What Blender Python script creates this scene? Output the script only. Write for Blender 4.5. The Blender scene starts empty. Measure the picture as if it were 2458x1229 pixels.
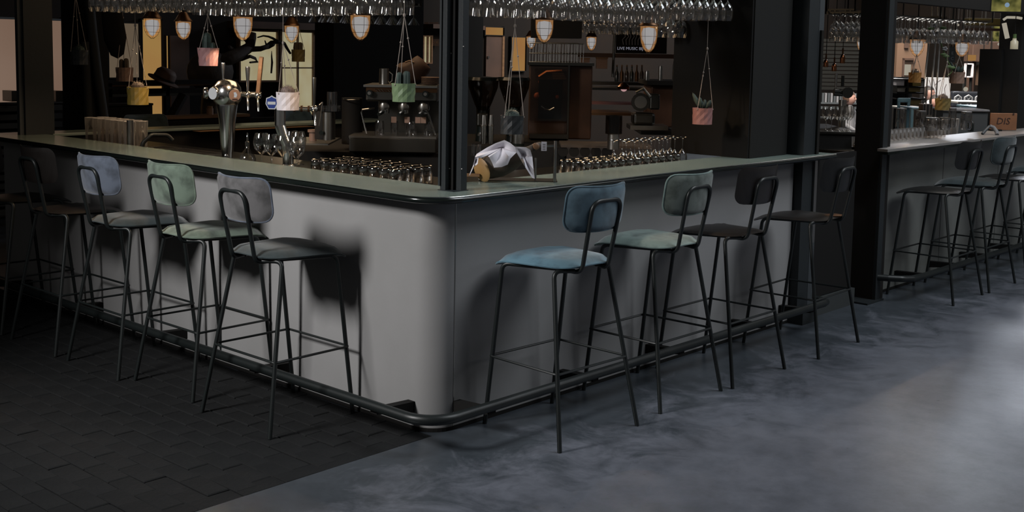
import bpy, bmesh, math, random
from mathutils import Vector, Matrix
random.seed(7)
PI = math.pi
S = bpy.context.scene
COL = S.collection

# ------------------------------------------------------------------ camera
PF, PITCH, ROLL, YAW, CX, CY, CH, PY = 2789.51, .1018486, .0177823, .7400268, -3.53402, -3.68430, 1.738742, 405.36
Fv = Vector((math.cos(YAW)*math.cos(PITCH), math.sin(YAW)*math.cos(PITCH), -math.sin(PITCH)))
R0 = Vector((math.sin(YAW), -math.cos(YAW), 0)); U0 = R0.cross(Fv)
Rv = R0*math.cos(ROLL)+U0*math.sin(ROLL); Uv = -R0*math.sin(ROLL)+U0*math.cos(ROLL)
CAMP = Vector((CX, CY, CH))
cd = bpy.data.cameras.new('camera'); cam = bpy.data.objects.new('camera', cd); COL.objects.link(cam)
cd.sensor_width = 36; cd.lens = 36*PF/2458; cd.shift_y = (PY-614.5)/2458; cd.clip_end = 80
cam.matrix_world = Matrix(((Rv.x, Uv.x, -Fv.x, CX), (Rv.y, Uv.y, -Fv.y, CY), (Rv.z, Uv.z, -Fv.z, CH), (0, 0, 0, 1)))
S.camera = cam
# where a line of sight meets a real plane of the room
def ray(u, v): return Fv+Rv*((u-1229)/PF)-Uv*((v-PY)/PF)
def AX(u, v, x): d = ray(u, v); return CAMP+d*((x-CX)/d.x)
def AY(u, v, y): d = ray(u, v); return CAMP+d*((y-CY)/d.y)
def AZ(u, v, z): d = ray(u, v); return CAMP+d*((z-CH)/d.z)
def AD(u, v, dep): return CAMP+ray(u, v)*dep

# ------------------------------------------------------------------ world, lights, exposure
S.view_settings.view_transform = 'Standard'; S.view_settings.look = 'None'
S.view_settings.exposure = 0; S.view_settings.gamma = 1; S.view_settings.use_curve_mapping = False
S.cycles.max_bounces = 6; S.cycles.transparent_max_bounces = 40; S.cycles.caustics_reflective = False; S.cycles.caustics_refractive = False
S.cycles.sample_clamp_indirect = 1.0
w = bpy.data.worlds.new('world'); S.world = w; w.use_nodes = True
w.node_tree.nodes['Background'].inputs[0].default_value = (1, .97, .93, 1)
w.node_tree.nodes['Background'].inputs[1].default_value = .06
def light(kind, name, loc, power, col, size=.1, aim=None, sizey=None, **k):
    d = bpy.data.lights.new(name, kind); o = bpy.data.objects.new(name, d); COL.objects.link(o)
    o.location = loc; d.energy = power; d.color = col
    if kind == 'AREA':
        d.shape = 'RECTANGLE'; d.size = size; d.size_y = sizey or size
    else: d.shadow_soft_size = size
    if aim is not None: o.rotation_euler = (Vector(aim)-Vector(loc)).to_track_quat('-Z', 'Y').to_euler()
    for a, b in k.items(): setattr(d, a, b)
    return o
light('SPOT', 'left_face_key', (-3.9, 1.15, 3.15), 780, (1, .985, .975), .45, (0.1, .75, .3), spot_size=math.radians(64), spot_blend=1.0)  # unseen spot added for the left panel's falloff; direction follows the stool shadows
light('AREA', 'window_light_right', (9.5, -8.2, 5.4), 70, (.95, .97, 1), 3.0, (.6, -.3, .6), 2.2)
light('AREA', 'skylight', (4.2, -4.3, 7.2), 430, (.90, .95, 1), 4.5, (4.0, -3.6, 0))
light('AREA', 'high_window_light', (19.7, 4.2, 6.5), 620, (.86, .9, 1), 2.4, (0, -2, 0), 2.2)
light('AREA', 'far_room_fill', (9.6, 2.6, 5.6), 1150, (1, .93, .84), 2.4, (15.5, 3.6, 1.0))  # unseen fill added to lift the room beyond the second bar
light('AREA', 'bar_interior_fill', (1.7, 2.3, 2.85), 18, (1, .70, .42), 1.6, (1.7, 2.3, 0))  # added warm fill for the bar interior, no fitting behind it
light('AREA', 'second_bar_fill', (6.4, .1, 2.85), 15, (1, .96, .9), 1.6, (6.4, .1, 0))  # unseen fill added above the second counter

# ------------------------------------------------------------------ materials
def mat(name, col, rough=.5, metal=0, spec=.5, noise=None, bump=None, emit=None, trans=0, coat=0, scale=None, aniso=0, sheen=0):
    m = bpy.data.materials.new(name); m.use_nodes = True; nt = m.node_tree; b = nt.nodes['Principled BSDF']
    b.inputs['Base Color'].default_value = (*col, 1); b.inputs['Roughness'].default_value = rough
    b.inputs['Metallic'].default_value = metal; b.inputs['Specular IOR Level'].default_value = spec
    b.inputs['Coat Weight'].default_value = coat; b.inputs['Sheen Weight'].default_value = sheen
    if trans: b.inputs['Transmission Weight'].default_value = trans
    if emit: b.inputs['Emission Color'].default_value = (*emit[:3], 1); b.inputs['Emission Strength'].default_value = emit[3]
    tc = nt.nodes.new('ShaderNodeTexCoord')
    if noise or bump:
        mp = nt.nodes.new('ShaderNodeMapping'); nt.links.new(tc.outputs['Object'], mp.inputs[0])
        if scale: mp.inputs['Scale'].default_value = scale
    if noise:  # (scale, dark colour, low, high)
        n = nt.nodes.new('ShaderNodeTexNoise'); n.inputs['Scale'].default_value = noise[0]; n.inputs['Detail'].default_value = 6
        r = nt.nodes.new('ShaderNodeValToRGB'); r.color_ramp.elements[0].position = noise[2]; r.color_ramp.elements[1].position = noise[3]
        r.color_ramp.elements[0].color = (*noise[1], 1); r.color_ramp.elements[1].color = (*col, 1)
        nt.links.new(mp.outputs[0], n.inputs[0]); nt.links.new(n.outputs[0], r.inputs[0]); nt.links.new(r.outputs[0], b.inputs['Base Color'])
    if bump:
        n2 = nt.nodes.new('ShaderNodeTexNoise'); n2.inputs['Scale'].default_value = bump[0]; n2.inputs['Detail'].default_value = 4
        bp = nt.nodes.new('ShaderNodeBump'); bp.inputs['Strength'].default_value = bump[1]; bp.inputs['Distance'].default_value = .01
        nt.links.new(mp.outputs[0], n2.inputs[0]); nt.links.new(n2.outputs[0], bp.inputs['Height']); nt.links.new(bp.outputs[0], b.inputs['Normal'])
    return m
def emis(name, col, s=1.0, noise=None):
    m = bpy.data.materials.new(name); m.use_nodes = True; nt = m.node_tree; nt.nodes.clear()
    e = nt.nodes.new('ShaderNodeEmission'); e.inputs[0].default_value = (*col, 1); e.inputs[1].default_value = s
    o = nt.nodes.new('ShaderNodeOutputMaterial'); nt.links.new(e.outputs[0], o.inputs[0])
    if noise:
        tc = nt.nodes.new('ShaderNodeTexCoord'); n = nt.nodes.new('ShaderNodeTexNoise'); n.inputs['Scale'].default_value = noise[0]
        r = nt.nodes.new('ShaderNodeValToRGB'); r.color_ramp.elements[0].position = .35; r.color_ramp.elements[1].position = .65
        r.color_ramp.elements[0].color = (*noise[1], 1); r.color_ramp.elements[1].color = (*col, 1)
        nt.links.new(tc.outputs['Object'], n.inputs[0]); nt.links.new(n.outputs[0], r.inputs[0]); nt.links.new(r.outputs[0], e.inputs[0])
    return m
def glassy(name, tint, base=.06, edge=.55, rough=.03, emit=None, body=None):
    """thin clear glass: mostly transparent, mirror-like towards its edges"""
    m = bpy.data.materials.new(name); m.use_nodes = True; nt = m.node_tree; nt.nodes.clear()
    tr = nt.nodes.new('ShaderNodeBsdfTransparent'); tr.inputs[0].default_value = (*tint, 1)
    gl = nt.nodes.new('ShaderNodeBsdfGlossy'); gl.inputs['Roughness'].default_value = rough; gl.inputs[0].default_value = (1, 1, 1, 1)
    lw = nt.nodes.new('ShaderNodeLayerWeight'); lw.inputs[0].default_value = .35
    mr = nt.nodes.new('ShaderNodeMapRange'); mr.inputs[3].default_value = base; mr.inputs[4].default_value = edge
    mx = nt.nodes.new('ShaderNodeMixShader'); o = nt.nodes.new('ShaderNodeOutputMaterial')
    nt.links.new(lw.outputs['Fresnel'], mr.inputs[0]); nt.links.new(mr.outputs[0], mx.inputs[0])
    second = gl.outputs[0]
    if body:
        df = nt.nodes.new('ShaderNodeBsdfDiffuse'); df.inputs[0].default_value = (*body, 1); m2 = nt.nodes.new('ShaderNodeMixShader'); m2.inputs[0].default_value = .75
        nt.links.new(gl.outputs[0], m2.inputs[1]); nt.links.new(df.outputs[0], m2.inputs[2]); second = m2.outputs[0]
    nt.links.new(tr.outputs[0], mx.inputs[1]); nt.links.new(second, mx.inputs[2])
    last = mx.outputs[0]
    if emit:
        e = nt.nodes.new('ShaderNodeEmission'); e.inputs[0].default_value = (*emit[:3], 1); e.inputs[1].default_value = emit[3]
        ad = nt.nodes.new('ShaderNodeAddShader'); nt.links.new(last, ad.inputs[0]); nt.links.new(e.outputs[0], ad.inputs[1]); last = ad.outputs[0]
    nt.links.new(last, o.inputs[0]); return m

M = {}
M['black'] = mat('black_metal', (.009, .012, .012), .42, 0, .5)
M['post'] = mat('post_paint', (.012, .016, .018), .5, bump=(60, .05))
M['panel'] = mat('bar_panel_paint', (.30, .296, .297), .62, noise=(1.6, (.262, .259, .257), .35, .65), bump=(90, .03))
M['panel2'] = mat('grey_green_laminate', (.20, .205, .19), .38, noise=(2.5, (.15, .155, .145), .3, .7))
M['top'] = mat('green_counter', (.19, .245, .22), .25, spec=.6, noise=(1.2, (.165, .205, .18), .3, .7), bump=(50, .02))
M['top2'] = mat('pale_counter', (.23, .215, .205), .42, spec=.5)
M['edge'] = mat('counter_edge', (.008, .011, .010), .18, spec=.7)
M['chrome'] = mat('chrome', (.72, .72, .70), .17, 1)
M['steel'] = mat('brushed_steel', (.34, .33, .31), .3, 1, bump=(80, .03))
M['darksteel'] = mat('dark_steel', (.10, .098, .09), .32, 1)
M['dark'] = mat('dark_paint', (.010, .0095, .009), .8, spec=.2)
M['darkwall'] = mat('dark_wall_paint', (.0125, .0075, .0045), .8, spec=.2, noise=(1.5, (.008, .006, .005), .3, .7))
M['brownwall'] = mat('brown_wall', (.085, .043, .027), .7, noise=(3, (.05, .027, .018), .3, .7))
M['pipegrey'] = mat('dull_grey_pipe', (.028, .030, .031), .8, spec=.2)
M['slat'] = mat('grey_slat', (.045, .052, .057), .5)
M['plywood'] = mat('dark_stained_plywood', (.018, .0155, .014), .38, noise=(6, (.013, .010, .009), .3, .7), scale=(1, 12, 1), spec=.6)
M['plywood2'] = mat('black_stained_plywood', (.014, .014, .014), .4, noise=(6, (.010, .010, .010), .3, .7), scale=(1, 12, 1))
M['wornply'] = mat('worn_plywood', (.15, .075, .04), .35, noise=(14, (.03, .022, .018), .35, .55))
def velvet(name, c, d): return mat(name, c, .85, noise=(11, tuple(x*.72 for x in d), .34, .56), bump=(25, .12), sheen=.35, spec=.2)
M['v_blue'] = velvet('light_blue_velvet', (.10, .20, .26), (.07, .145, .20))
M['v_blueback'] = velvet('dusty_blue_velvet', (.10, .165, .21), (.065, .11, .145))
M['v_green'] = velvet('sage_green_velvet', (.135, .18, .14), (.075, .10, .078))
M['v_pale'] = velvet('pale_green_velvet', (.21, .29, .27), (.15, .215, .20))
M['v_olive'] = velvet('mottled_grey_green_velvet', (.12, .145, .13), (.05, .065, .052))
M['v_slate'] = velvet('slate_velvet', (.026, .040, .044), (.016, .027, .027))
M['v_grey'] = velvet('grey_velvet', (.115, .112, .115), (.06, .06, .06))
M['v_bluegrey'] = velvet('blue_grey_velvet', (.105, .125, .165), (.06, .07, .09))
M['glass'] = glassy('clear_glass', (.93, .92, .90), .10, .75)
M['glass2'] = glassy('thick_glass', (.72, .70, .68), .16, .8, .06)
M['backlit_paint'] = glassy('painted_backlight_glass', (.93, .91, .89), .02, .5, .08, body=(.64, .64, .64))  # grey diffuse body stands in for light passing through the clear glasses
M['pane'] = glassy('window_pane', (.95, .95, .95), .04, .4)
M['cord'] = mat('pale_cotton_cord', (.32, .27, .235), .9)
M['bulb'] = emis('lit_bulb', (.185, .27, .37))
M['lampglass'] = glassy('lamp_glass', (1, .93, .80), .04, .4, .1, (.30, .14, .045, .45))
M['bronze'] = mat('bronze_metal', (.09, .045, .022), .35, .8)
M['copper'] = mat('copper', (.28, .12, .06), .25, 1)
M['bread'] = mat('cut_wood_face', (.36, .22, .08), .55, noise=(9, (.26, .14, .05), .3, .7))
M['bark'] = mat('dark_bark', (.075, .055, .04), .7, noise=(8, (.03, .022, .017), .3, .7), bump=(12, .6))
M['cloth'] = mat('white_cloth', (.72, .69, .74), .9, bump=(60, .1))
M['orange'] = mat('orange_peel', (.62, .15, .045), .5, bump=(70, .2))
M['wood'] = mat('warm_wood', (.22, .12, .055), .5, noise=(5, (.15, .075, .035), .3, .7), scale=(1, 1, 8))
M['signwood'] = mat('orange_sign_wood', (.27, .12, .055), .5, noise=(5, (.16, .07, .035), .3, .7))
M['ink'] = mat('dark_print', (.03, .012, .010), .6)
M['whiteink'] = mat('white_print', (.30, .30, .34), .6)
M['litink'] = emis('glowing_letters', (.20, .20, .24))  # emission keeps the lettering bright on the dark board
M['skin'] = mat('skin', (.34, .19, .15), .5)
M['hair'] = mat('dark_hair', (.022, .016, .013), .6, bump=(40, .5))
M['magenta'] = mat('magenta_fabric', (.38, .035, .07), .7)
M['greyfab'] = mat('grey_fabric', (.16, .16, .17), .8)
M['lblue'] = mat('light_blue_plastic', (.17, .31, .38), .4)
M['white'] = mat('white_paint', (.34, .33, .31), .6)
M['soil'] = mat('dark_soil', (.02, .015, .012), .9)
M['plant'] = mat('leaf_green', (.075, .13, .04), .5)
M['steelline'] = mat('polished_steel', (.55, .55, .52), .18, 1)
M['w_yellow'] = emis('lit_yellow_window', (.33, .30, .19), 1, (3.5, (.30, .25, .14)))
M['glow_orange'] = emis('glowing_orange_panel', (.30, .175, .055), 1, (1.5, (.28, .135, .045)))  # emission stands in for lamp light falling on orange panels
M['w_tan'] = emis('frosted_lit_window', (.20, .135, .10), 1, (.7, (.16, .10, .07)))
M['w_grey'] = emis('dim_frosted_window', (.105, .078, .052))
M['w_green'] = emis('daylit_foliage_window', (.22, .20, .06), 1, (9, (.02, .025, .008)))
M['w_bright'] = emis('bright_daylight_pane', (.34, .31, .25))
M['whiteled'] = emis('backlit_badge', (.36, .36, .36))

# floor material: blue-grey power-floated concrete, darker and blotched along the bar
def floor_mat():
    m = bpy.data.materials.new('polished_concrete'); m.use_nodes = True; nt = m.node_tree; b = nt.nodes['Principled BSDF']
    tc = nt.nodes.new('ShaderNodeTexCoord')
    def noise(s, det=8, rough=.6, dist=0):
        n = nt.nodes.new('ShaderNodeTexNoise'); n.inputs['Scale'].default_value = s; n.inputs['Detail'].default_value = det
        n.inputs['Roughness'].default_value = rough; n.inputs['Distortion'].default_value = dist; nt.links.new(tc.outputs['Object'], n.inputs[0]); return n
    def ramp(src, a, b_, c0, c1):
        r = nt.nodes.new('ShaderNodeValToRGB'); r.color_ramp.elements[0].position = a; r.color_ramp.elements[1].position = b_
        r.color_ramp.elements[0].color = (*c0, 1); r.color_ramp.elements[1].color = (*c1, 1); nt.links.new(src, r.inputs[0]); return r
    def mul(a, b2, typ='MULTIPLY', fac=1):
        x = nt.nodes.new('ShaderNodeMix'); x.data_type = 'RGBA'; x.blend_type = typ; x.inputs[0].default_value = fac
        nt.links.new(a, x.inputs[6]); nt.links.new(b2, x.inputs[7]); return x.outputs[2]
    base = ramp(noise(.9, 8).outputs[0], .3, .7, (.100, .107, .128), (.155, .166, .197))
    fine = ramp(noise(5, 10, .75).outputs[0], .35, .6, (.70, .71, .71), (1.08, 1.08, 1.08))
    c = mul(base.outputs[0], fine.outputs[0])
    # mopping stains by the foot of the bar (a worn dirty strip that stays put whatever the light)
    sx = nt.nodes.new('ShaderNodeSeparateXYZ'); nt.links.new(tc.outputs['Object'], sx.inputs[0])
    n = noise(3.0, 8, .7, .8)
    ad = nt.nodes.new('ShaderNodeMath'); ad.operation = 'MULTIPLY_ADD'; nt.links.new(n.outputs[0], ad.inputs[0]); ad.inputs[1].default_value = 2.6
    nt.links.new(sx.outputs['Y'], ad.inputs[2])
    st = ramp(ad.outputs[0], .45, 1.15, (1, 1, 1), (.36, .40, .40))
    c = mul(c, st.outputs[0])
    gx = nt.nodes.new('ShaderNodeMapRange'); gx.inputs[1].default_value = -1.6; gx.inputs[2].default_value = 1.2; gx.inputs[3].default_value = .62; gx.inputs[4].default_value = 1
    nt.links.new(sx.outputs['X'], gx.inputs[0])
    pits = ramp(noise(16, 2, .5).outputs[0], .20, .27, (.35, .35, .33), (1, 1, 1))
    c = mul(c, pits.outputs[0])
    nt.links.new(c, b.inputs['Base Color'])
    rr = nt.nodes.new('ShaderNodeMapRange'); rr.inputs[3].default_value = .26; rr.inputs[4].default_value = .44
    nt.links.new(noise(1.3, 5).outputs[0], rr.inputs[0]); nt.links.new(rr.outputs[0], b.inputs['Roughness'])
    bp = nt.nodes.new('ShaderNodeBump'); bp.inputs['Strength'].default_value = .05; nt.links.new(noise(12, 4).outputs[0], bp.inputs['Height']); nt.links.new(bp.outputs[0], b.inputs['Normal'])
    return m
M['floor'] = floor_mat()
M['brick'] = mat('dark_paving_brick', (.014, .0145, .015), .85, spec=.15, noise=(3, (.009, .0095, .010), .3, .7), bump=(35, .4))
M['mortar'] = mat('dark_joint_sand', (.008, .008, .008), .9)

# ------------------------------------------------------------------ helpers
def link(name, me, m, parent=None, smooth=False):
    if isinstance(me, bmesh.types.BMesh):
        bm = me; me = bpy.data.meshes.new(name); bm.normal_update(); bm.to_mesh(me); bm.free()
    if m is not None and not me.materials: me.materials.append(M[m] if isinstance(m, str) else m)
    if smooth:
        me.polygons.foreach_set('use_smooth', [True]*len(me.polygons))
        me.set_sharp_from_angle(angle=math.radians(50))
    o = bpy.data.objects.new(name, me); COL.objects.link(o)
    if parent: o.parent = parent
    return o
def tag(o, label=None, cat=None, group=None, kind=None):
    for k, v in (('label', label), ('category', cat), ('group', group), ('kind', kind)):
        if v: o[k] = v
    return o
def thing(name, label, cat, loc=(0, 0, 0), rz=0, group=None):
    o = bpy.data.objects.new(name, None); o.empty_display_size = .1; COL.objects.link(o)
    o.location = loc; o.rotation_euler = (0, 0, rz); return tag(o, label, cat, group)
def box(bm, a, b, bev=0):
    a = Vector(a); b = Vector(b); lo = Vector([min(a[i], b[i]) for i in range(3)]); hi = Vector([max(a[i], b[i]) for i in range(3)])
    vs = [bm.verts.new((x, y, z)) for x in (lo.x, hi.x) for y in (lo.y, hi.y) for z in (lo.z, hi.z)]
    fs = [(0, 1, 3, 2), (4, 6, 7, 5), (0, 4, 5, 1), (2, 3, 7, 6), (0, 2, 6, 4), (1, 5, 7, 3)]
    faces = [bm.faces.new([vs[i] for i in f]) for f in fs]
    if bev:
        es = list({e for f in faces for e in f.edges})
        bmesh.ops.bevel(bm, geom=es, offset=bev, segments=2, profile=.5, affect='EDGES')
    return bm
def B(*boxes, bev=0):
    bm = bmesh.new()
    for a, b in boxes: box(bm, a, b, bev)
    return bm
def tube(bm, pts, r, seg=8, closed=False, cap=True):
    pts = [Vector(p) for p in pts]; n = len(pts); rings = []
    rr = r if isinstance(r, (list, tuple)) else [r]*n
    nrm = None
    for i, p in enumerate(pts):
        if closed: t = (pts[(i+1) % n]-pts[i-1]).normalized()
        else: t = (pts[min(i+1, n-1)]-pts[max(i-1, 0)]).normalized()
        if nrm is None:
            nrm = t.orthogonal().normalized()
        else:
            nrm = (nrm-t*nrm.dot(t))
            nrm = nrm.normalized() if nrm.length > 1e-5 else t.orthogonal().normalized()
        b = t.cross(nrm)
        rings.append([bm.verts.new(p+(nrm*math.cos(2*PI*k/seg)+b*math.sin(2*PI*k/seg))*rr[i]) for k in range(seg)])
    m = n if closed else n-1
    for i in range(m):
        a, c = rings[i], rings[(i+1) % n]
        for k in range(seg): bm.faces.new((a[k], a[(k+1) % seg], c[(k+1) % seg], c[k]))
    if cap and not closed: bm.faces.new(rings[0][::-1]); bm.faces.new(rings[-1])
    return bm
def T(pts, r, seg=8, closed=False): return tube(bmesh.new(), pts, r, seg, closed)
def rounded(pts, rad, seg=6, closed=False):
    """polyline with its corners turned into arcs"""
    pts = [Vector(p) for p in pts]; n = len(pts); out = []
    rs = rad if isinstance(rad, (list, tuple)) else [rad]*n
    for i, p in enumerate(pts):
        if not closed and i in (0, n-1): out.append(p); continue
        a = pts[i-1]; c = pts[(i+1) % n]; u = (a-p); v = (c-p); r = rs[i]
        ang = u.angle(v); d = min(r/math.tan(ang/2), u.length*.49, v.length*.49)
        p0 = p+u.normalized()*d; p1 = p+v.normalized()*d
        for k in range(seg+1):
            t = k/seg; q = p0.lerp(p, t).lerp(p.lerp(p1, t), t); out.append(q)
    return out
def lathe(prof, seg=20, bm=None, off=(0, 0, 0), cap=True, sx=1, sy=1):
    bm = bm or bmesh.new(); rings = []; off = Vector(off)
    for r, z in prof:
        if r < 1e-6: rings.append([bm.verts.new(off+Vector((0, 0, z)))])
        else: rings.append([bm.verts.new(off+Vector((sx*r*math.cos(2*PI*k/seg), sy*r*math.sin(2*PI*k/seg), z))) for k in range(seg)])
    for a, b in zip(rings, rings[1:]):
        if len(a) == 1 and len(b) == 1: continue
        for k in range(seg):
            k2 = (k+1) % seg
            if len(a) == 1: bm.faces.new((a[0], b[k2], b[k]))
            elif len(b) == 1: bm.faces.new((a[k], a[k2], b[0]))
            else: bm.faces.new((a[k], a[k2], b[k2], b[k]))
    if cap:
        if len(rings[0]) > 1: bm.faces.new(rings[0][::-1])
        if len(rings[-1]) > 1: bm.faces.new(rings[-1])
    return bm
def ball(r, seg=14, rings=8, sx=1, sy=1, sz=1, off=(0, 0, 0), bm=None):
    return lathe([(r*math.sin(PI*i/rings) if 0 < i < rings else 0, -r*sz*math.cos(PI*i/rings)) for i in range(rings+1)], seg, bm, off, False, sx, sy)
def axis_lathe(prof, p, d, seg=16, bm=None):
    """lathe whose axis runs from p along d"""
    b2 = lathe(prof, seg); q = Vector((0, 0, 1)).rotation_difference(Vector(d).normalized()).to_matrix().to_4x4()
    bmesh.ops.transform(b2, matrix=Matrix.Translation(Vector(p)) @ q, verts=b2.verts[:])
    if bm is None: return b2
    me = bpy.data.meshes.new('t'); b2.to_mesh(me); b2.free(); bm.from_mesh(me); bpy.data.meshes.remove(me); return bm
def place(bm, mtx): bmesh.ops.transform(bm, matrix=mtx, verts=bm.verts[:]); return bm
def dup(o, loc, rz=None, label=None, group=None):
    def cp(x, par):
        c = x.copy(); COL.objects.link(c)
        if par: c.parent = par
        for ch in x.children: cp(ch, c)
        return c
    r = cp(o, None); r.location = loc
    if rz is not None: r.rotation_euler = (0, 0, rz)
    if label: r['label'] = label
    if group: r['group'] = group
    return r
def prism(outline, z0, z1):
    bm = bmesh.new(); a = [bm.verts.new((x, y, z0)) for x, y in outline]; b = [bm.verts.new((x, y, z1)) for x, y in outline]
    n = len(a); bm.faces.new(a[::-1]); bm.faces.new(b)
    for i in range(n): bm.faces.new((a[i], a[(i+1) % n], b[(i+1) % n], b[i]))
    return bm
def text(s, size, depth, m, loc, right, up, parent=None, name='lettering'):
    cu = bpy.data.curves.new('t', 'FONT'); cu.body = s; cu.size = size; cu.extrude = depth; cu.align_x = 'CENTER'; cu.align_y = 'CENTER'; cu.resolution_u = 2
    ob = bpy.data.objects.new('t', cu); COL.objects.link(ob); bpy.context.view_layer.update()
    me = bpy.data.meshes.new_from_object(ob); bpy.data.objects.remove(ob)
    r = Vector(right).normalized(); u = Vector(up).normalized(); n = r.cross(u)
    me.transform(Matrix(((r.x, u.x, n.x, loc[0]), (r.y, u.y, n.y, loc[1]), (r.z, u.z, n.z, loc[2]), (0, 0, 0, 1))))
    return link(name, me, m, parent)

# ------------------------------------------------------------------ room
YB, XR = 7.75, 20.0
bm = bmesh.new()
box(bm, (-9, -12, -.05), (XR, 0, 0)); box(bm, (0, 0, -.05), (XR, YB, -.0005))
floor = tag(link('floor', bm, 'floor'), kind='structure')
bed = link('joint_sand', B(((-9, 0, -.05), (0, YB, -.009))), 'mortar', floor)
# dark paving bricks left of the bar
def brick_mesh(lx, ly):
    bm = bmesh.new(); h = .5; g = .004
    lo = [(-lx/2, -ly/2), (lx/2, -ly/2), (lx/2, ly/2), (-lx/2, ly/2)]
    a = [bm.verts.new((x, y, -.03)) for x, y in lo]; b = [bm.verts.new((x, y, -.004)) for x, y in lo]
    c = [bm.verts.new((x*(1-2*g/lx), y*(1-2*g/ly), 0)) for x, y in lo]
    for p, q in ((a, b), (b, c)):
        for i in range(4): bm.faces.new((p[i], p[(i+1) % 4], q[(i+1) % 4], q[i]))
    bm.faces.new(c); me = bpy.data.meshes.new('brick'); bm.to_mesh(me); bm.free(); me.materials.append(M['brick']); return me
bl = brick_mesh(.096, .196); bh = brick_mesh(.196, .096)
spots = []
for i in range(-30, 0): spots.append((i*.2+.1, .052, bh))
col = 0
x = -.05
while x > -6:
    off = .1 if col % 2 else 0
    for j in range(0, 38):
        y = .105+.1+j*.2-off
        if y < .19: y = .155
        if y < YB-.1 : spots.append((x, y, bl))
    x -= .1; col += 1
def vis(x, y):
    d = Vector((x, y, 0))-CAMP; z = d.dot(Fv)
    if z < .1: return 99
    u = 1229+PF*d.dot(Rv)/z; v = PY-PF*d.dot(Uv)/z
    return z if (-60 < u < 2500 and v < 1290) else 99
spots.sort(key=lambda s: vis(s[0], s[1]))
rest = bmesh.new(); rnd = random.Random(3)
for k, (x, y, me) in enumerate(spots):
    dz = rnd.uniform(-.0035, .001); rz = rnd.uniform(-.018, .018); tx, ty = rnd.uniform(-.012, .012), rnd.uniform(-.008, .008)
    if k < 300:
        o = bpy.data.objects.new('brick', me); COL.objects.link(o); o.parent = floor; o.location = (x, y, dz); o.rotation_euler = (tx, ty, rz)
    else:
        n0 = len(rest.verts); rest.from_mesh(me); rest.verts.ensure_lookup_table()
        mt = Matrix.Translation((x, y, dz)) @ Matrix.Rotation(rz, 4, 'Z')
        bmesh.ops.transform(rest, matrix=mt, verts=rest.verts[n0:])
o = link('distant_bricks', rest, 'brick', floor); o['kind'] = 'stuff'

tag(link('ceiling', B(((-9, -12, 7.5), (XR, YB, 7.6))), 'dark'), kind='structure').hide_render = False
tag(link('wall_back', B(((-9, YB, 0), (XR, YB+.1, 7.5))), 'darkwall'), kind='structure')
tag(link('wall_right', B(((XR, -4, 0), (XR+.1, YB, 7.5))), 'darkwall'), kind='structure')

# ------------------------------------------------------------------ bar
def Lpath(off, x_end, y_end, rad, seg=10):
    """outline of the outer edge: down the left wing, round the corner, along the right wing"""
    pts = [(-off, y_end)]
    for k in range(seg+1):
        a = PI+k/seg*PI/2
        pts.append((-off+rad+rad*math.cos(a), -off+rad+rad*math.sin(a)))
    pts.append((x_end, -off)); return pts
outer = Lpath(0, 3.19, 4.3, .13)
outline = outer+[(3.19, .12), (.12, .12), (.12, 4.3)]
bar = thing('bar_counter', 'pale grey painted bar front wrapping a rounded corner under the green counter', 'bar counter')
link('front_panel', prism(outline, .0, 1.068), 'panel', bar, True)
link('panel_seam', B(((.128, -.0015, 0), (.133, .002, 1.066))), 'steel', bar)
link('base_strip', prism(Lpath(.004, 3.19, 4.3, .134)+[(3.19, .05), (.05, .05), (.05, 4.3)], 0, .018), 'dark', bar)
# worktop
OFF = .129
def slab(off, rad, inner, z0, z1, xe=3.52, ye=4.42):
    o = Lpath(off, xe, ye, rad); return prism(o+[(xe, inner), (inner, inner), (inner, ye)], z0, z1)
ct = thing('countertop', 'continuous green-topped counter slab with a glossy black rounded edge', 'countertop')
link('top_surface', slab(OFF-.006, .175, .235, 1.085, 1.1), 'top', ct, True)
link('slab_core', slab(OFF-.02, .16, .23, 1.066, 1.086), 'edge', ct, True)
e = [Vector((x, y, 1.083)) for x, y in Lpath(OFF-.012, 3.52, 4.42, .17)]
link('edge_strip', T(e, .0145, 10), 'edge', ct, True)
e = [Vector((x, y, 1.0975)) for x, y in Lpath(OFF-.004, 3.52, 4.42, .178)]
link('steel_highlight', T(e, .0022, 6), 'steelline', ct, True)  # thin polished tube draws the highlight line of the rounded metal edge
# lower working surface inside
wt = thing('worktop', 'lower steel worktop running inside the bar behind the green counter', 'worktop')
bm = bmesh.new(); box(bm, (.235, .8, 1.02), (.80, 4.2, 1.05)); box(bm, (.235, .235, 1.02), (2.69, .80, 1.05))
link('worktop', bm, 'darksteel', wt)
link('splash_back', B(((.235, .235, .2), (.26, 4.2, 1.02)), ((.26, .235, .2), (2.69, .26, 1.02))), 'dark', wt)
# sink trays near the left end
for k, (y0, y1) in enumerate(((2.55, 3.05), (3.1, 3.3))):
    link('sink_rim', B(((.30, y0, 1.05), (.33, y1, 1.058)), ((.62, y0, 1.05), (.65, y1, 1.058)), ((.33, y0, 1.05), (.62, y0+.03, 1.058)), ((.33, y1-.03, 1.05), (.62, y1, 1.058))), 'steel', wt)
    link('sink_tray', B(((.33, y0+.03, 1.0505), (.62, y1-.03, 1.052))), 'dark', wt)
# opposite wing of the counter
ow = thing('counter', 'far wing of the green counter seen across the bar', 'countertop')
link('top_surface', B(((.235, 4.16, 1.08), (3.4, 4.42, 1.1)), bev=.003), 'top', ow)
link('front_panel', B(((.3, 4.2, 0), (3.3, 4.36, 1.08))), 'dark', ow)
link('plank', B((AY(470, 312, 4.12)-Vector((0, .05, .012)), AY(745, 306, 4.12)+Vector((0, .05, .012))), bev=.003), 'wood', ow)

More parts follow.
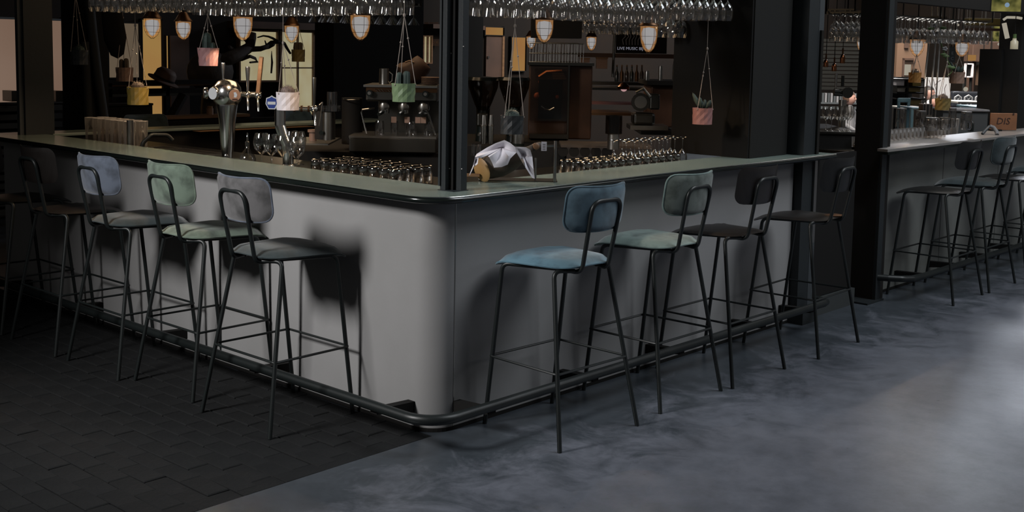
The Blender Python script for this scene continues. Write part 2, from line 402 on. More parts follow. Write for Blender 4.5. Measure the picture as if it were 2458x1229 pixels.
# foot rail
def rail(path, name, label, brs, end=None):
    t = thing(name, label, 'foot rail')
    link('rail_tube', T(path, .0235, 12), 'black', t, True)
    for a, b in brs:
        a = Vector(a); b = Vector(b); d = (b-a); s = d.cross(Vector((0, 0, 1))).normalized()*.022; z = Vector((0, 0, 1))
        bm = bmesh.new()
        vs = [bm.verts.new(p) for p in (a+s-z*.024, a-s-z*.024, a-s-z*.074, a+s-z*.074, b+s*1-z*.012, b-s*1-z*.012, b-s*1-z*.036, b+s*1-z*.036)]
        for f in ((0, 1, 2, 3), (7, 6, 5, 4), (0, 4, 5, 1), (1, 5, 6, 2), (2, 6, 7, 3), (3, 7, 4, 0)): bm.faces.new([vs[i] for i in f])
        link('bracket', bm, 'dark', t)
    return t
RO, RZ = .2285, .158
rp = [Vector((x, y, RZ)) for x, y in Lpath(RO, 3.24, 4.35, .15, 12)]
rp += [Vector((3.29, -RO+.012, RZ)), Vector((3.315, -RO+.05, RZ)), Vector((3.32, -.12, RZ))]
rp[0:0] = []
brs = [((0, y, RZ), (-RO, y, RZ)) for y in (.14, 1.06, 2.03, 2.98, 3.93)]+[((x, 0, RZ), (x, -RO, RZ)) for x in (.15, .89, 1.64, 2.50, 3.09)]
rail(rp, 'foot_rail', 'long black tubular foot rail curving round the corner of the near bar', brs)

# ------------------------------------------------------------------ posts and frames
cn = thing('added_canopy', 'unseen dark roof added over both bars to hold off the skylight and carry the racks', 'added_canopy')  # unseen roof added to keep the skylight out of the bar
link('added_deck', B(((-.12, -.13, 2.9), (8.6, 4.7, 3.0))), 'dark', cn)
link('fascia', B(((-.13, -.14, 2.75), (8.6, -.12, 3.0)), ((-.14, -.13, 2.75), (-.12, 4.7, 3.0))), 'post', cn)
pc = thing('steel_post', 'dark steel double post standing on the counter at the rounded corner', 'post')
a = Vector((.12, .02, 0))
link('post_flange', B(((.120, .060, 1.1), (.152, .094, 2.9)), bev=.002), 'post', pc)
link('post_flange', B(((.166, .006, 1.1), (.205, .044, 2.9)), bev=.002), 'post', pc)
link('post_web', B(((.150, .040, 1.1), (.170, .064, 2.9))), 'dark', pc)
link('side_flange', B(((.113, .088, 1.12), (.125, .100, 2.9))), 'post', pc)
link('base_plate', B(((.112, .0, 1.1), (.21, .10, 1.103))), 'post', pc)
for (x, y, z) in ((.146, .0595, 1.2), (.170, .0055, 1.2), (.146, .0595, 1.72), (.172, .0055, 1.75)):
    link('bolt', ball(.004, 8, 6, off=(x, y, z)), 'steel', pc)
pl = thing('steel_post', 'wide dark post at the far left end of the counter', 'post')
link('post_web', B(((AY(62, 300, 4.14).x, 4.14, 1.1), (AY(131, 300, 4.14).x, 4.18, 2.9))), 'post', pl); link('post_flange', B(((AY(48, 300, 4.16).x, 4.16, 1.1), (AY(62, 300, 4.16).x, 4.2, 2.9))), 'slat', pl)
p2 = thing('column', 'broad black column behind the left end of the bar', 'column')
a0 = AY(152, 300, 5.6); a1 = AY(262, 300, 5.2)
link('column_face', B(((a0.x, 5.2, 0), (a1.x, 5.6, 2.9))), 'dark', p2)
for (u0, u1, w0) in ((212, 222, 16), (238, 252, 20)): pass
q = thing('pipe', 'upright grey pipe in front of the black column', 'pipe')
link('pipe_tube', T([AY(204, 100, 5.17), AY(206, 150, 5.17), AY(213, 285, 5.17)], .032, 10), 'pipegrey', q, True)
q = thing('pipe', 'grey pipe slanting down across the black column', 'pipe')
link('pipe_tube', T([AY(212, -20, 5.17), AY(222, 80, 5.17), AY(234, 180, 5.17), AY(250, 290, 5.17)], .038, 10), 'pipegrey', q, True)
# right-hand black housing on the counter
h = thing('black_cabinet', 'tall black housing standing on the right end of the counter', 'cabinet')
link('housing', B(((2.7, .05, 1.1), (3.17, .62, 2.9)), bev=.003), 'dark', h)
link('front_face', B(((2.715, .042, 1.102), (3.165, .05, 2.9))), mat('cabinet_front', (.016, .016, .015), .8, spec=.2), h)
ep = thing('steel_post', 'dark steel post closing the right end of the near bar', 'post')
link('post_web', B(((3.20, -.06, 0), (3.33, .1, 2.9))), 'post', ep)
link('post_flange', B(((3.335, -.06, 0), (3.40, -.0, 2.9)), bev=.002), 'slat', ep)
link('chrome_strip', B(((3.335, -.075, .52), (3.37, -.0605, 1.06))), 'steel', ep)
link('chrome_strip', B(((3.345, -.075, 1.1), (3.375, -.0605, 1.9))), 'darksteel', ep)
link('base_plate', B(((3.19, -.11, 0), (3.36, .0, .10))), 'post', ep)
gp = thing('gate', 'low black gate closing the gangway between the two bars', 'gate')
link('panel', B(((3.41, -.01, .12), (4.05, .02, 1.08))), 'dark', gp)
link('kick_plate', B(((3.41, -.04, 0), (4.06, -.0, .115))), mat('kick_grey', (.045, .05, .05), .45), gp)
sp = thing('steel_post', 'broad black post at the left end of the second bar', 'post')
link('post_web', B(((AY(2074, 400, .10).x, -.09, 0), (4.24, .10, 2.9))), 'dark', sp)
link('post_flange', B(((4.245, -.11, 0), (4.32, -.03, 2.9)), bev=.002), 'post', sp)
link('post_flange', B(((4.33, -.08, 1.1), (4.40, -.0, 2.9)), bev=.002), 'slat', sp)
link('base_plate', B(((4.08, -.13, 0), (4.34, .1, .012))), 'post', sp)
tp = thing('steel_post', 'broad black post at the right edge over the second bar', 'post')
a = AY(2400, 200, .25); link('post_web', B(((a.x, .25, 1.1), (a.x+.55, .45, AY(2400, 118, .25).z))), 'dark', tp)
a2 = AY(2452, 100, .1); link('post_flange', B(((a2.x, .1, 1.1), (a2.x+.3, .3, 2.9))), 'dark', tp)
# overhead beam of the second bar
bt = thing('overhead_beam', 'dark ribbed beam hanging over the second bar', 'beam')
a = AY(2150, 8, .0); b = AY(2460, 40, .0)
link('beam_face', B(((4.4, -.02, 2.135), (9.5, .06, 2.9))), 'dark', bt)

# ------------------------------------------------------------------ second bar
b2 = thing('bar_counter', 'grey-green laminate front of the second bar on the right', 'bar counter')
link('front_panel', B(((4.40, 0, .0), (9.6, .12, 1.068))), 'panel2', b2)
link('steel_corner', B(((4.385, -.004, 0), (4.405, .03, 1.066))), 'steel', b2)
for x in (4.47, 5.6, 6.8): link('panel_seam', B(((x, -.0015, .0), (x+.003, .002, 1.066))), 'dark', b2)
link('base_strip', B(((4.40, -.006, 0), (9.6, .02, .02))), 'dark', b2)
c2 = thing('countertop', 'pale counter slab with a black edge on the second bar', 'countertop')
link('top_surface', prism([(4.14, -.195), (9.6, -.195), (9.6, .16), (4.34, .16), (4.34, -.10), (4.15, -.115)], 1.083, 1.1), 'top2', c2)
link('edge_strip', prism([(4.125, -.205), (9.6, -.205), (9.6, .17), (4.34, .17), (4.34, -.10), (4.135, -.115)], 1.064, 1.083), 'edge', c2)
r2 = [(4.28, -.10, .17), (4.31, -.17, .17), (4.36, -.25, .17), (4.45, -.285, .165), (4.6, -.29, .16), (9.6, -.29, .16)]
rail(rounded(r2, .05), 'foot_rail', 'black tubular foot rail along the second bar', [((x, 0, .16), (x, -.28, .16)) for x in (4.81, 5.42, 6.05, 6.7)])
wt2 = thing('worktop', 'dark worktop inside the second bar', 'worktop')
link('worktop', B(((4.42, .17, 1.0), (9.6, .75, 1.04))), 'darksteel', wt2)
wl = thing('worktop', 'white lit worktop seen through the gangway', 'worktop')
z = 1.0
def quad(pts, z0, z1): return prism([(p.x, p.y) for p in pts], z0, z1)
link('top_surface', quad([AZ(1955, 388, .98), AZ(2044, 380, .98), AZ(2044, 366, .98), AZ(1955, 374, .98)], .96, .98), 'top2', wl)
link('rear_strip', quad([AZ(1955, 368, .98), AZ(2044, 358, .98), AZ(2040, 352, .98), AZ(1955, 358, .98)], .96, .98), 'top2', wl)

# ------------------------------------------------------------------ bar stools
def pad(wf, wr, d, th, dome, crown, n=14, fall=.0, cr=.10):
    """cushion: plan wider at the front (+y), rounded corners, domed top"""
    bm = bmesh.new()
    def P(u, v, side):
        e = max(abs(u), abs(v)); L = math.hypot(u, v)
        if e < 1e-9: X = Y = 0
        else:
            hx, hy = (wf+wr)/4, d/2; dx, dy = u*hx, v*hy; n_ = math.hypot(dx, dy); dx /= n_; dy /= n_
            t = min(hx/abs(dx) if abs(dx) > 1e-9 else 9, hy/abs(dy) if abs(dy) > 1e-9 else 9)
            cx_, cy_ = hx-cr, hy-cr
            if abs(dx)*t > cx_ and abs(dy)*t > cy_:
                bq = abs(dx)*cx_+abs(dy)*cy_; cq = cx_*cx_+cy_*cy_-cr*cr; t = bq+math.sqrt(max(0, bq*bq-cq))
            X, Y = dx*t*e, dy*t*e
        W = wr+(wf-wr)*(Y/d+.5); X *= W/((wf+wr)/2)
        edge = max(0, 1-e**3.2)
        z = dome*(X/(wf/2))**2-fall*max(0, (v-.35)/.65)**2
        return Vector((X, Y, z+(th*.5+crown*edge)*(1 if side else 0)-(0 if side else th*.5*(.6+.4*edge))))
    g = {}
    for s in (0, 1):
        for i in range(n+1):
            for j in range(n+1):
                bd = i in (0, n) or j in (0, n)
                if bd and s == 1: g[s, i, j] = g[0, i, j]; continue
                u = -1+2*i/n; v = -1+2*j/n
                p = P(u, v, s)
                if bd: p.z = dome*(p.x/(wf/2))**2-fall*max(0, (v-.35)/.65)**2
                g[s, i, j] = bm.verts.new(p)
    for s in (0, 1):
        for i in range(n):
            for j in range(n):
                f = [g[s, i, j], g[s, i+1, j], g[s, i+1, j+1], g[s, i, j+1]]
                bm.faces.new(f if s else f[::-1])
    rim = [g[0, i, 0].co.copy() for i in range(n)]+[g[0, n, j].co.copy() for j in range(n)]+[g[0, i, n].co.copy() for i in range(n, 0, -1)]+[g[0, 0, j].co.copy() for j in range(n, 0, -1)]
    return bm, rim
def smooth_rim(r, k=2):
    for _ in range(k): r = [(r[i-1]+r[i]*2+r[(i+1) % len(r)])/4 for i in range(len(r))]
    return r
def leanm(zc, yc, tilt): return Matrix.Translation((0, yc, zc)) @ Matrix.Rotation(tilt, 4, 'X')
def wrap_back(bm_or_pts, bend):
    for v in bm_or_pts:
        co = v.co if hasattr(v, 'co') else v
        co.z = co.z+bend*(co.x/.21)**2
def make_stool(label, seat_m, back_m, soft=True, frame='black', group=None, rim_m=None, worn=False):
    t = thing('bar_stool', label, 'bar stool', group=group)
    if soft:
        bm, rim = pad(.47, .34, .455, .034, -.012, .016, fall=.030)
        mt = Matrix.Translation((0, .036, .792)); rim = [mt @ p for p in rim]; place(bm, mt)
        link('seat', bm, seat_m, t, True); link('seat_piping', T(smooth_rim(rim, 1), .0048, 6, True), seat_m, t, True)
    else:
        bm, rim = pad(.47, .34, .455, .014, -.012, .0, fall=.03)
        place(bm, Matrix.Translation((0, .036, .784))); link('seat', bm, seat_m, t, True)
        if worn:
            b3, _ = pad(.14, .10, .10, .002, 0, .0006, n=6, cr=.04); place(b3, Matrix.Translation((.085, -.145, .7925)))
            link('worn_patch', b3, 'wornply', t, True)
        for sx in (-1, 1): link('seat_screw', lathe([(.006, .765), (.006, .777)], 8, off=(sx*.13, .13, 0)), 'steel', t)
    bm, rim = pad(.42, .42, .203, .03 if soft else .010, 0, .012 if soft else 0, n=14, cr=.052)
    # local pad plane: x across, y -> up, z -> backwards
    RB = .33
    for c in [v.co for v in bm.verts]+rim:
        a_ = c.x/RB; rr_ = RB-c.z; c.x = rr_*math.sin(a_); c.z = RB-rr_*math.cos(a_)
    mt = Matrix.Translation((0, -.247, 1.049)) @ Matrix.Rotation(math.radians(90+8), 4, 'X')
    fl = Matrix.Scale(-1, 4, (0, 0, 1))
    bmesh.ops.transform(bm, matrix=mt @ fl, verts=bm.verts[:]); bmesh.ops.reverse_faces(bm, faces=bm.faces[:]); rim = [mt @ fl @ p for p in rim]
    # curve the sides forward
    link('backrest', bm, back_m, t, True)
    if soft: link('back_piping', T(smooth_rim(rim, 1), .0048, 6, True), rim_m or back_m, t, True)
    for s in (-1, 1):
        fr = rounded([(s*.232, .255, 0), (s*.222, .165, .772), (s*.10, -.12, .768)], [0, .04, 0], 6)
        link('leg', T(fr, .0103, 8), frame, t, True)
        rr = rounded([(s*.27, -.252, 0), (s*.185, -.118, .772), (s*.10, -.165, .768)], [0, .035, 0], 6)
        link('leg', T(rr, .0103, 8), frame, t, True)
    up = []
    lo = [(.115, -.10, .768), (.088, -.196, .762), (.098, -.262, 1.088)]
    pts = [lo[0], lo[1], lo[2]]+[(-x, y, z) for x, y, z in lo[::-1]]
    link('back_frame', T(rounded(pts, [0, .045, .055, .055, .045, 0], 8), .0103, 8), frame, t, True)
    def at(s, f, z):
        if f: return (s*(.232+.008-.010*z/.77), .255+.012-.09*z/.77, z)
        return (s*(.27+.008-.085*z/.77), -.252-.008+.134*z/.77, z)
    z = .33; ring = [at(-1, 1, z), at(1, 1, z), at(1, 0, z), at(-1, 0, z)]
    link('foot_ring', T(rounded(ring, .02, 4, True), .0058, 6, True), frame, t, True)
    return t
def put(t, x, y, rz): t.location = (x, y, 0); t.rotation_euler = (0, 0, rz); return t
put(make_stool('light blue velvet bar stool, nearest on the right side of the corner', 'v_blue', 'v_blueback'), .52, -.305, math.radians(-2))
put(make_stool('bar stool with mint seat and mottled grey-green back beside the light blue one', 'v_pale', 'v_olive', rim_m='v_pale'), 1.281, -.283, 0)
put(make_stool('bare brown plywood bar stool beyond the mint-seated stool', 'plywood', 'plywood', False), 1.902, -.303, 0)
t = put(make_stool('dark plywood bar stool with a worn orange patch on its seat, by the end post', 'plywood', 'plywood2', False, worn=True), 2.765, -.325, math.radians(2))
put(make_stool('slate-seated bar stool with grey velvet back, nearest left of the rounded corner', 'v_slate', 'v_grey', rim_m='v_bluegrey'), -.292, .745, -PI/2)
put(make_stool('sage green velvet bar stool on the left side of the bar', 'v_green', 'v_green'), -.24, 1.447, -PI/2)
put(make_stool('slate-seated stool with blue-grey velvet back, behind the sage green one', 'v_slate', 'v_bluegrey'), -.31, 2.035, -PI/2)
put(make_stool('dark plywood bar stool next beyond the blue-grey-backed one on the left side', 'plywood', 'plywood', False), -.32, 2.70, -PI/2)
put(make_stool('dark plywood bar stool at the left edge, farthest along the near bar', 'plywood2', 'plywood', False), -.32, 3.375, -PI/2)
put(make_stool('black plywood bar stool, first at the left end of the second bar', 'plywood2', 'plywood2', False), 4.79, -.31, 0)
put(make_stool('bar stool with dark slate cushions, second along the second bar', 'v_slate', 'v_slate'), 5.44, -.32, 0)
put(make_stool('black bar stool third along the second bar, cut by the right edge', 'plywood2', 'plywood2', False), 6.20, -.33, 0)
put(make_stool('slate-seated bar stool farthest along the second bar at the right edge', 'v_slate', 'v_slate'), 6.95, -.33, 0)

M['p_grey'] = mat('fuzzy_grey_cactus', (.20, .155, .14), .9, noise=(30, (.09, .07, .065), .4, .6))
M['copperside'] = mat('copper_toned_panel', (.17, .08, .045), .45, .3, noise=(3, (.05, .026, .017), .3, .7))
M['woodlit'] = mat('light_brown_wood', (.15, .088, .055), .6)
M['slatdark'] = mat('dark_grey_slat', (.008, .008, .007), .8, spec=.2)
M['navy'] = mat('black_leather', (.018, .02, .026), .4)
M['board'] = mat('white_board', (.42, .42, .43), .7)
M['glowbottle'] = mat('lit_pale_glass', (.3, .27, .2), .3, emit=(.3, .27, .18, .4))
# ------------------------------------------------------------------ hanging lamps
lamp_n = 0
def lamp(u, v0, v1, wpx, plane, label, power=3.0, caged=True):
    dep = (plane_pt(u, v0, plane)-CAMP).dot(Fv); p = plane_pt(u, v0, plane); k = dep/PF
    R = wpx*k/2; H = (v1-v0)*k
    t = thing('cage_lamp' if caged else 'pendant_lamp', label, 'lamp', p)
    link('cord', T([(0, 0, R*1.0), (0, 0, 2.9-p.z)], .006, 6), 'dark', t)
    link('cap', lathe([(R*1.08, 0), (R*1.08, R*.14), (R*.9, R*.3), (R*.5, R*1.0), (R*.35, R*1.15), (0, R*1.2)], 20), 'bronze', t, True)
    prof = [(R*.9, 0), (R*.88, -H*.35), (R*.78, -H*.6), (R*.55, -H*.82), (R*.25, -H*.94), (0, -H*.96)]
    link('glass_dome', lathe(prof, 20, cap=False), 'lampglass', t, True)
    link('bulb', lathe([(0, -H*.04), (R*.62, -H*.08), (R*.78, -H*.25), (R*.72, -H*.48), (R*.45, -H*.64), (R*.30, -H*.80), (0, -H*.88)], 16), 'bulb', t, True)
    if caged:
        bm = bmesh.new()
        for kk in range(6):
            a = kk*PI/3+.2; c, s_ = math.cos(a), math.sin(a)
            tube(bm, [(r*1.06*c+.0*s_, r*1.06*s_, z-.002) for r, z in prof[:-1]]+[(R*.16*c, R*.16*s_, -H)], .0010, 5)
        for zz, rr in ((-.38, .93), (-.68, .76), (-1.0, .16)):
            tube(bm, [(R*rr*math.cos(a), R*rr*math.sin(a), H*zz) for a in [i*PI/8 for i in range(16)]], .0010, 5, True)
        link('wire_cage', bm, 'bronze', t, True)
    d = bpy.data.lights.new('lamp_glow', 'SPOT'); d.energy = power*1.7; d.color = (1, .70, .44); d.shadow_soft_size = .012; d.spot_size = math.radians(158); d.spot_blend = .35
    o = bpy.data.objects.new('lamp_glow', d); COL.objects.link(o); o.parent = t; o.location = (0, 0, -H*1.08)
    return t
def plane_pt(u, v, pl):
    return AX(u, v, pl[1]) if pl[0] == 'x' else AY(u, v, pl[1]) if pl[0] == 'y' else AD(u, v, pl[1])
L3, R3 = ('x', .3), ('y', .3)
lamp(365, 45, 92, 43, L3, 'lit caged lamp over the left wing in front of the glowing orange panel', 4)
lamp(440, 52, 96, 40, L3, 'lit caged lamp second from the left, between glowing orange panel and pink pot', 4)
lamp(583, 41, 98, 50, L3, 'lit caged lamp over the chrome beer tower', 4)
lamp(700, 62, 103, 37, ('y', 3.6), 'smaller lit caged lamp in front of the yellow windows', 3)
lamp(865, 37, 97, 52, L3, 'lit caged lamp left of the corner post against the dark wall', 4)
lamp(1307, 48, 103, 47, R3, 'lit caged lamp right of the corner post above the wire basket', 4)
lamp(1275, 88, 118, 25, ('d', 9.5), 'small lit bulb lamp left of the wire basket', 2)
lamp(1420, 89, 122, 26, ('d', 9.2), 'small lit caged lamp right of the wire basket', 2)
lamp(1558, 63, 127, 46, R3, 'lit caged lamp beside the LIVE MUSIC sign', 4)
lamp(2202, 95, 136, 37, ('y', .35), 'lit lamp above the mustard pot on the second bar', 3)
lamp(2310, 102, 137, 35, ('y', .35), 'lit lamp above the beige pot on the second bar', 3)
lamp(2066, 88, 122, 18, ('d', 9.6), 'lit lamp half hidden by the broad black post', 1)

# ------------------------------------------------------------------ hanging pots
def cactus_col(bm, x, y, z0, r, h, ribs=9):
    seg = ribs*2; pr = [(1, 0), (1.02, .3), (1, .75), (.8, .93), (.35, 1.0)]; rings = []
    for a, b in pr: rings.append([bm.verts.new((x+r*a*(1 if i % 2 else .8)*math.cos(2*PI*i/seg), y+r*a*(1 if i % 2 else .8)*math.sin(2*PI*i/seg), z0+h*b)) for i in range(seg)])
    for p, q in zip(rings, rings[1:]):
        for i in range(seg): bm.faces.new((p[i], p[(i+1) % seg], q[(i+1) % seg], q[i]))
    bm.faces.new(rings[-1]); return bm
def pot(u, vt, vb, wpx, plane, apex_v, colr, label, plant='mound', taper=.9, apex_u=None, pm='cactus', facets=True, cords=3):
    p = plane_pt(u, (vt+vb)/2, plane); dep = (p-CAMP).dot(Fv); k = dep/PF
    R = wpx*k/2; H = (vb-vt)*k; zt = H/2
    apz = (vt-apex_v)*k+zt; apx = ((apex_u or u)-u)*k
    t = thing('hanging_planter', label, 'plant pot', p, YAW-PI/2)
    bm = bmesh.new(); seg = 16; rings = []; nr = 4
    for i in range(nr+1):
        f = i/nr; rr = R*(taper+(1-taper)*f)
        rings.append([bm.verts.new(((rr*(1-.05*((j+i) % 2)*(0 < i < nr)*facets))*math.cos(2*PI*j/seg), (rr*(1-.05*((j+i) % 2)*(0 < i < nr)*facets))*math.sin(2*PI*j/seg), -zt+H*f)) for j in range(seg)])
    for a, b in zip(rings, rings[1:]):
        for j in range(seg):
            j2 = (j+1) % seg
            if facets: bm.faces.new((a[j], a[j2], b[j2])); bm.faces.new((a[j], b[j2], b[j]))
            else: bm.faces.new((a[j], a[j2], b[j2], b[j]))
    bm.faces.new(rings[0][::-1])
    inn = [[bm.verts.new((R*f*math.cos(2*PI*j/seg), R*f*math.sin(2*PI*j/seg), z)) for j in range(seg)] for f, z in ((.92, zt), (.9, zt-H*.15))]
    for a, b in ((rings[-1], inn[0]), (inn[0], inn[1])):
        for j in range(seg): bm.faces.new((a[j], a[(j+1) % seg], b[(j+1) % seg], b[j]))
    link('pot', bm, colr, t, not facets)
    link('soil', lathe([(R*.9, zt-H*.15), (0, zt-H*.1)], 16, cap=False), 'soil', t)
    bm = bmesh.new()
    if plant == 'columns':
        cactus_col(bm, -R*.35, 0, zt-H*.15, R*.27, H*.75); cactus_col(bm, R*.22, -R*.05, zt-H*.15, R*.3, H*.82)
    elif plant == 'tall':
        cactus_col(bm, -R*.1, 0, zt-H*.15, R*.42, H*1.0, 7); cactus_col(bm, R*.4, .0, zt-H*.15, R*.25, H*.45)
    elif plant == 'leaves':
        for a, ln in ((-.45, 1.15), (-.2, .8), (.15, .65), (.5, .7), (0, .5)):
            d = Vector((math.sin(a), .1*math.sin(9*a), math.cos(a))); b0 = Vector((a*R*.5, 0, zt-H*.1))
            axis_lathe([(0, 0), (R*.17, H*ln*.25), (R*.24, H*ln*.55), (R*.15, H*ln*.85), (0, H*ln)], b0, d, 8, bm)
    elif plant == 'pair':
        for sx in (-.3, .28): cactus_col(bm, sx*R, 0, zt-H*.15, R*.38, H*.75, 8)
    elif plant == 'mound':
        ball(R*.62, 14, 8, sz=.8, off=(0, 0, zt), bm=bm)
        for i in range(60):
            a = random.random()*2*PI; e_ = random.uniform(.1, 1.4); d = Vector((math.cos(a)*math.sin(e_), math.sin(a)*math.sin(e_), math.cos(e_)))
            b0 = Vector((d.x*R*.6, d.y*R*.6, zt+d.z*R*.5)); tube(bm, [b0, b0+d*R*.16], [.0012, .0003], 3)
    link('cactus', bm, pm, t, plant != 'mound')
    for c in range(cords):
        a = PI/2+.35+c*2*PI/3 if cords == 3 else PI*c
        q = Vector((R*.97*math.cos(a), R*.97*math.sin(a), zt-H*.08)); top = Vector((apx, 0, apz))
        o = link('cord', T([q, top], .0017 if dep < 8 else .0022, 5), 'cord', t)
        f = .55+.06*c; link('bead', ball(R*.085, 8, 6, off=q.lerp(top, f)), 'cord', t, True)
        link('knot', ball(R*.075, 8, 6, off=q+Vector((0, 0, 0))), 'cord', t, True)
    link('cord_knot', ball(R*.11, 8, 6, off=(apx, 0, apz), sz=1.6), 'cord', t, True)
    link('hanger', T([(apx, 0, apz), (apx, 0, (2.9 if p.y < 4.7 else 7.5)-p.z)], .0017, 5), 'cord', t)
    return t
M['cactus'] = mat('blue_green_cactus', (.035, .06, .05), .7, noise=(20, (.02, .035, .03), .4, .6))
M['cactus_brown'] = mat('brownish_cactus', (.07, .05, .035), .8)
M['p_green'] = mat('pale_green_glaze', (.17, .24, .13), .35)
M['p_pink'] = mat('pink_glaze', (.36, .19, .19), .4)
M['p_rose'] = mat('rose_glaze', (.30, .145, .135), .45)
M['p_yellow'] = mat('mustard_glaze', (.30, .21, .045), .45)
M['p_olive'] = mat('olive_glaze', (.17, .125, .04), .45)
M['p_black'] = mat('black_glaze', (.014, .017, .019), .5)
M['p_white'] = mat('white_glaze', (.74, .68, .70), .4)
M['p_beige'] = mat('beige_glaze', (.24, .15, .11), .5)
M['p_orange'] = mat('orange_glaze', (.30, .14, .03), .5)
LX, RY = ('x', .2), ('y', .2)
pot(969, 200, 244, 60, LX, 38, 'p_green', 'pale green faceted hanging pot with two column cacti left of the corner post', 'columns')
pot(500, 115, 158, 52, LX, 36, 'p_pink', 'pink tapered hanging pot with tall cactus beside the caged lamps', 'tall', .84)
pot(331, 209, 251, 51, LX, 62, 'p_yellow', 'mustard yellow hanging pot with mound cactus above the glasses', 'mound', .96, 327, 'cactus_brown')
pot(190, 120, 155, 43, LX, -12, 'p_black', 'black hanging pot in front of the black column at left', 'mound', .92, 184)
pot(299, 162, 195, 41, ('y', 4.3), 44, 'p_beige', 'small off-white hanging pot behind the mustard yellow one', 'columns', .95, 297, 'cactus_brown')
pot(691, 221, 264, 57, LX, 104, 'p_white', 'white hanging pot with fuzzy cactus in front of the bent beer tap', 'mound', .93, 680, 'p_grey')
pot(716, 119, 148, 33, ('d', 9.8), 50, 'p_olive', 'small olive hanging pot before the yellow windows', 'pair', .95, 713, 'cactus_brown')
pot(1229, 277, 321, 58, RY, 64, 'p_black', 'black square-looking hanging pot with spiky cactus right of the corner post', 'mound', .97, 1232)
pot(1686, 259, 298, 49, RY, 118, 'p_rose', 'rose pink hanging pot with broad-leaved succulent against the black cabinet', 'leaves', .97, 1692)
pot(2196, 174, 198, 30, ('y', .3), 133, 'p_orange', 'orange hanging pot under the left lamp of the second bar', 'mound', .95, 2198, 'cactus_brown')
pot(2297, 173, 200, 36, ('y', .3), 137, 'p_beige', 'beige hanging pot under the right lamp of the second bar', 'leaves', .95, 2300)
pot(2263, 236, 264, 37, ('y', .22), 150, 'p_olive', 'low olive hanging pot beside the heads of the children', 'mound', .95, 2268, 'cactus_brown')

# ------------------------------------------------------------------ glasses
def mesh_of(bm, name, m):
    me = bpy.data.meshes.new(name); bm.normal_update(); bm.to_mesh(me); bm.free(); me.materials.append(M[m])
    me.polygons.foreach_set('use_smooth', [True]*len(me.polygons)); return me
WINE = [(.034, 0), (.034, .002), (.010, .006), (.004, .014), (.0035, .085), (.012, .095), (.030, .115), (.038, .145), (.036, .175), (.031, .205)]
BALLOON = [(.036, 0), (.036, .002), (.009, .006), (.004, .014), (.0035, .07), (.014, .08), (.040, .105), (.048, .14), (.044, .17), (.036, .195)]
MART = [(.034, 0), (.034, .002), (.008, .006), (.0035, .012), (.0035, .10), (.02, .115), (.05, .165)]
TUMB = [(.001, .004), (.030, .004), (.031, 0), (.033, .012), (.037, .09), (.034, .09), (.031, .02)]
HIGH = [(.001, .004), (.024, .004), (.025, 0), (.027, .01), (.032, .15), (.0305, .15), (.026, .02)]
BEER = [(.001, .004), (.030, .004), (.032, 0), (.032, .01), (.036, .12), (.034, .12), (.030, .02)]
g_wine = mesh_of(lathe(WINE, 12, cap=False), 'wine_glass', 'glass'); g_bal = mesh_of(lathe(BALLOON, 12, cap=False), 'wine_glass', 'glass')
g_mart = mesh_of(lathe(MART, 12, cap=False), 'cocktail_glass', 'glass'); g_tumb = mesh_of(lathe(TUMB, 12, cap=False), 'tumbler', 'glass2')
g_high = mesh_of(lathe(HIGH, 12, cap=False), 'highball_glass', 'backlit_paint'); M['rim_highlight'] = mat('painted_rim_highlight', (.50, .47, .44), .2, spec=.8)
def add_rim(me, r, z, w):
    bm = bmesh.new(); bm.from_mesh(me); n0 = len(bm.faces); tube(bm, [(r*math.cos(a), r*math.sin(a), z) for a in [i*PI/6 for i in range(12)]], w, 4, True)
    bm.faces.ensure_lookup_table()
    for f in bm.faces[n0:]: f.material_index = 1
    bm.to_mesh(me); bm.free(); me.materials.append(M['rim_highlight'])
add_rim(g_high, .031, .15, .0014)  # opaque pale ring paints the highlight along the glass rim
g_tumb2 = mesh_of(lathe(TUMB, 12, cap=False), 'tumbler', 'backlit_paint'); g_beer = mesh_of(lathe(BEER, 12, cap=False), 'beer_glass', 'glass2')
def gl(me, name, loc, label, cat, group, flip=False, s=1.0):
    o = bpy.data.objects.new(name, me); COL.objects.link(o); o.location = loc
    if flip: o.rotation_euler = (PI, 0, random.random()*6)
    o.scale = (s, s, s); return tag(o, label, cat, group)
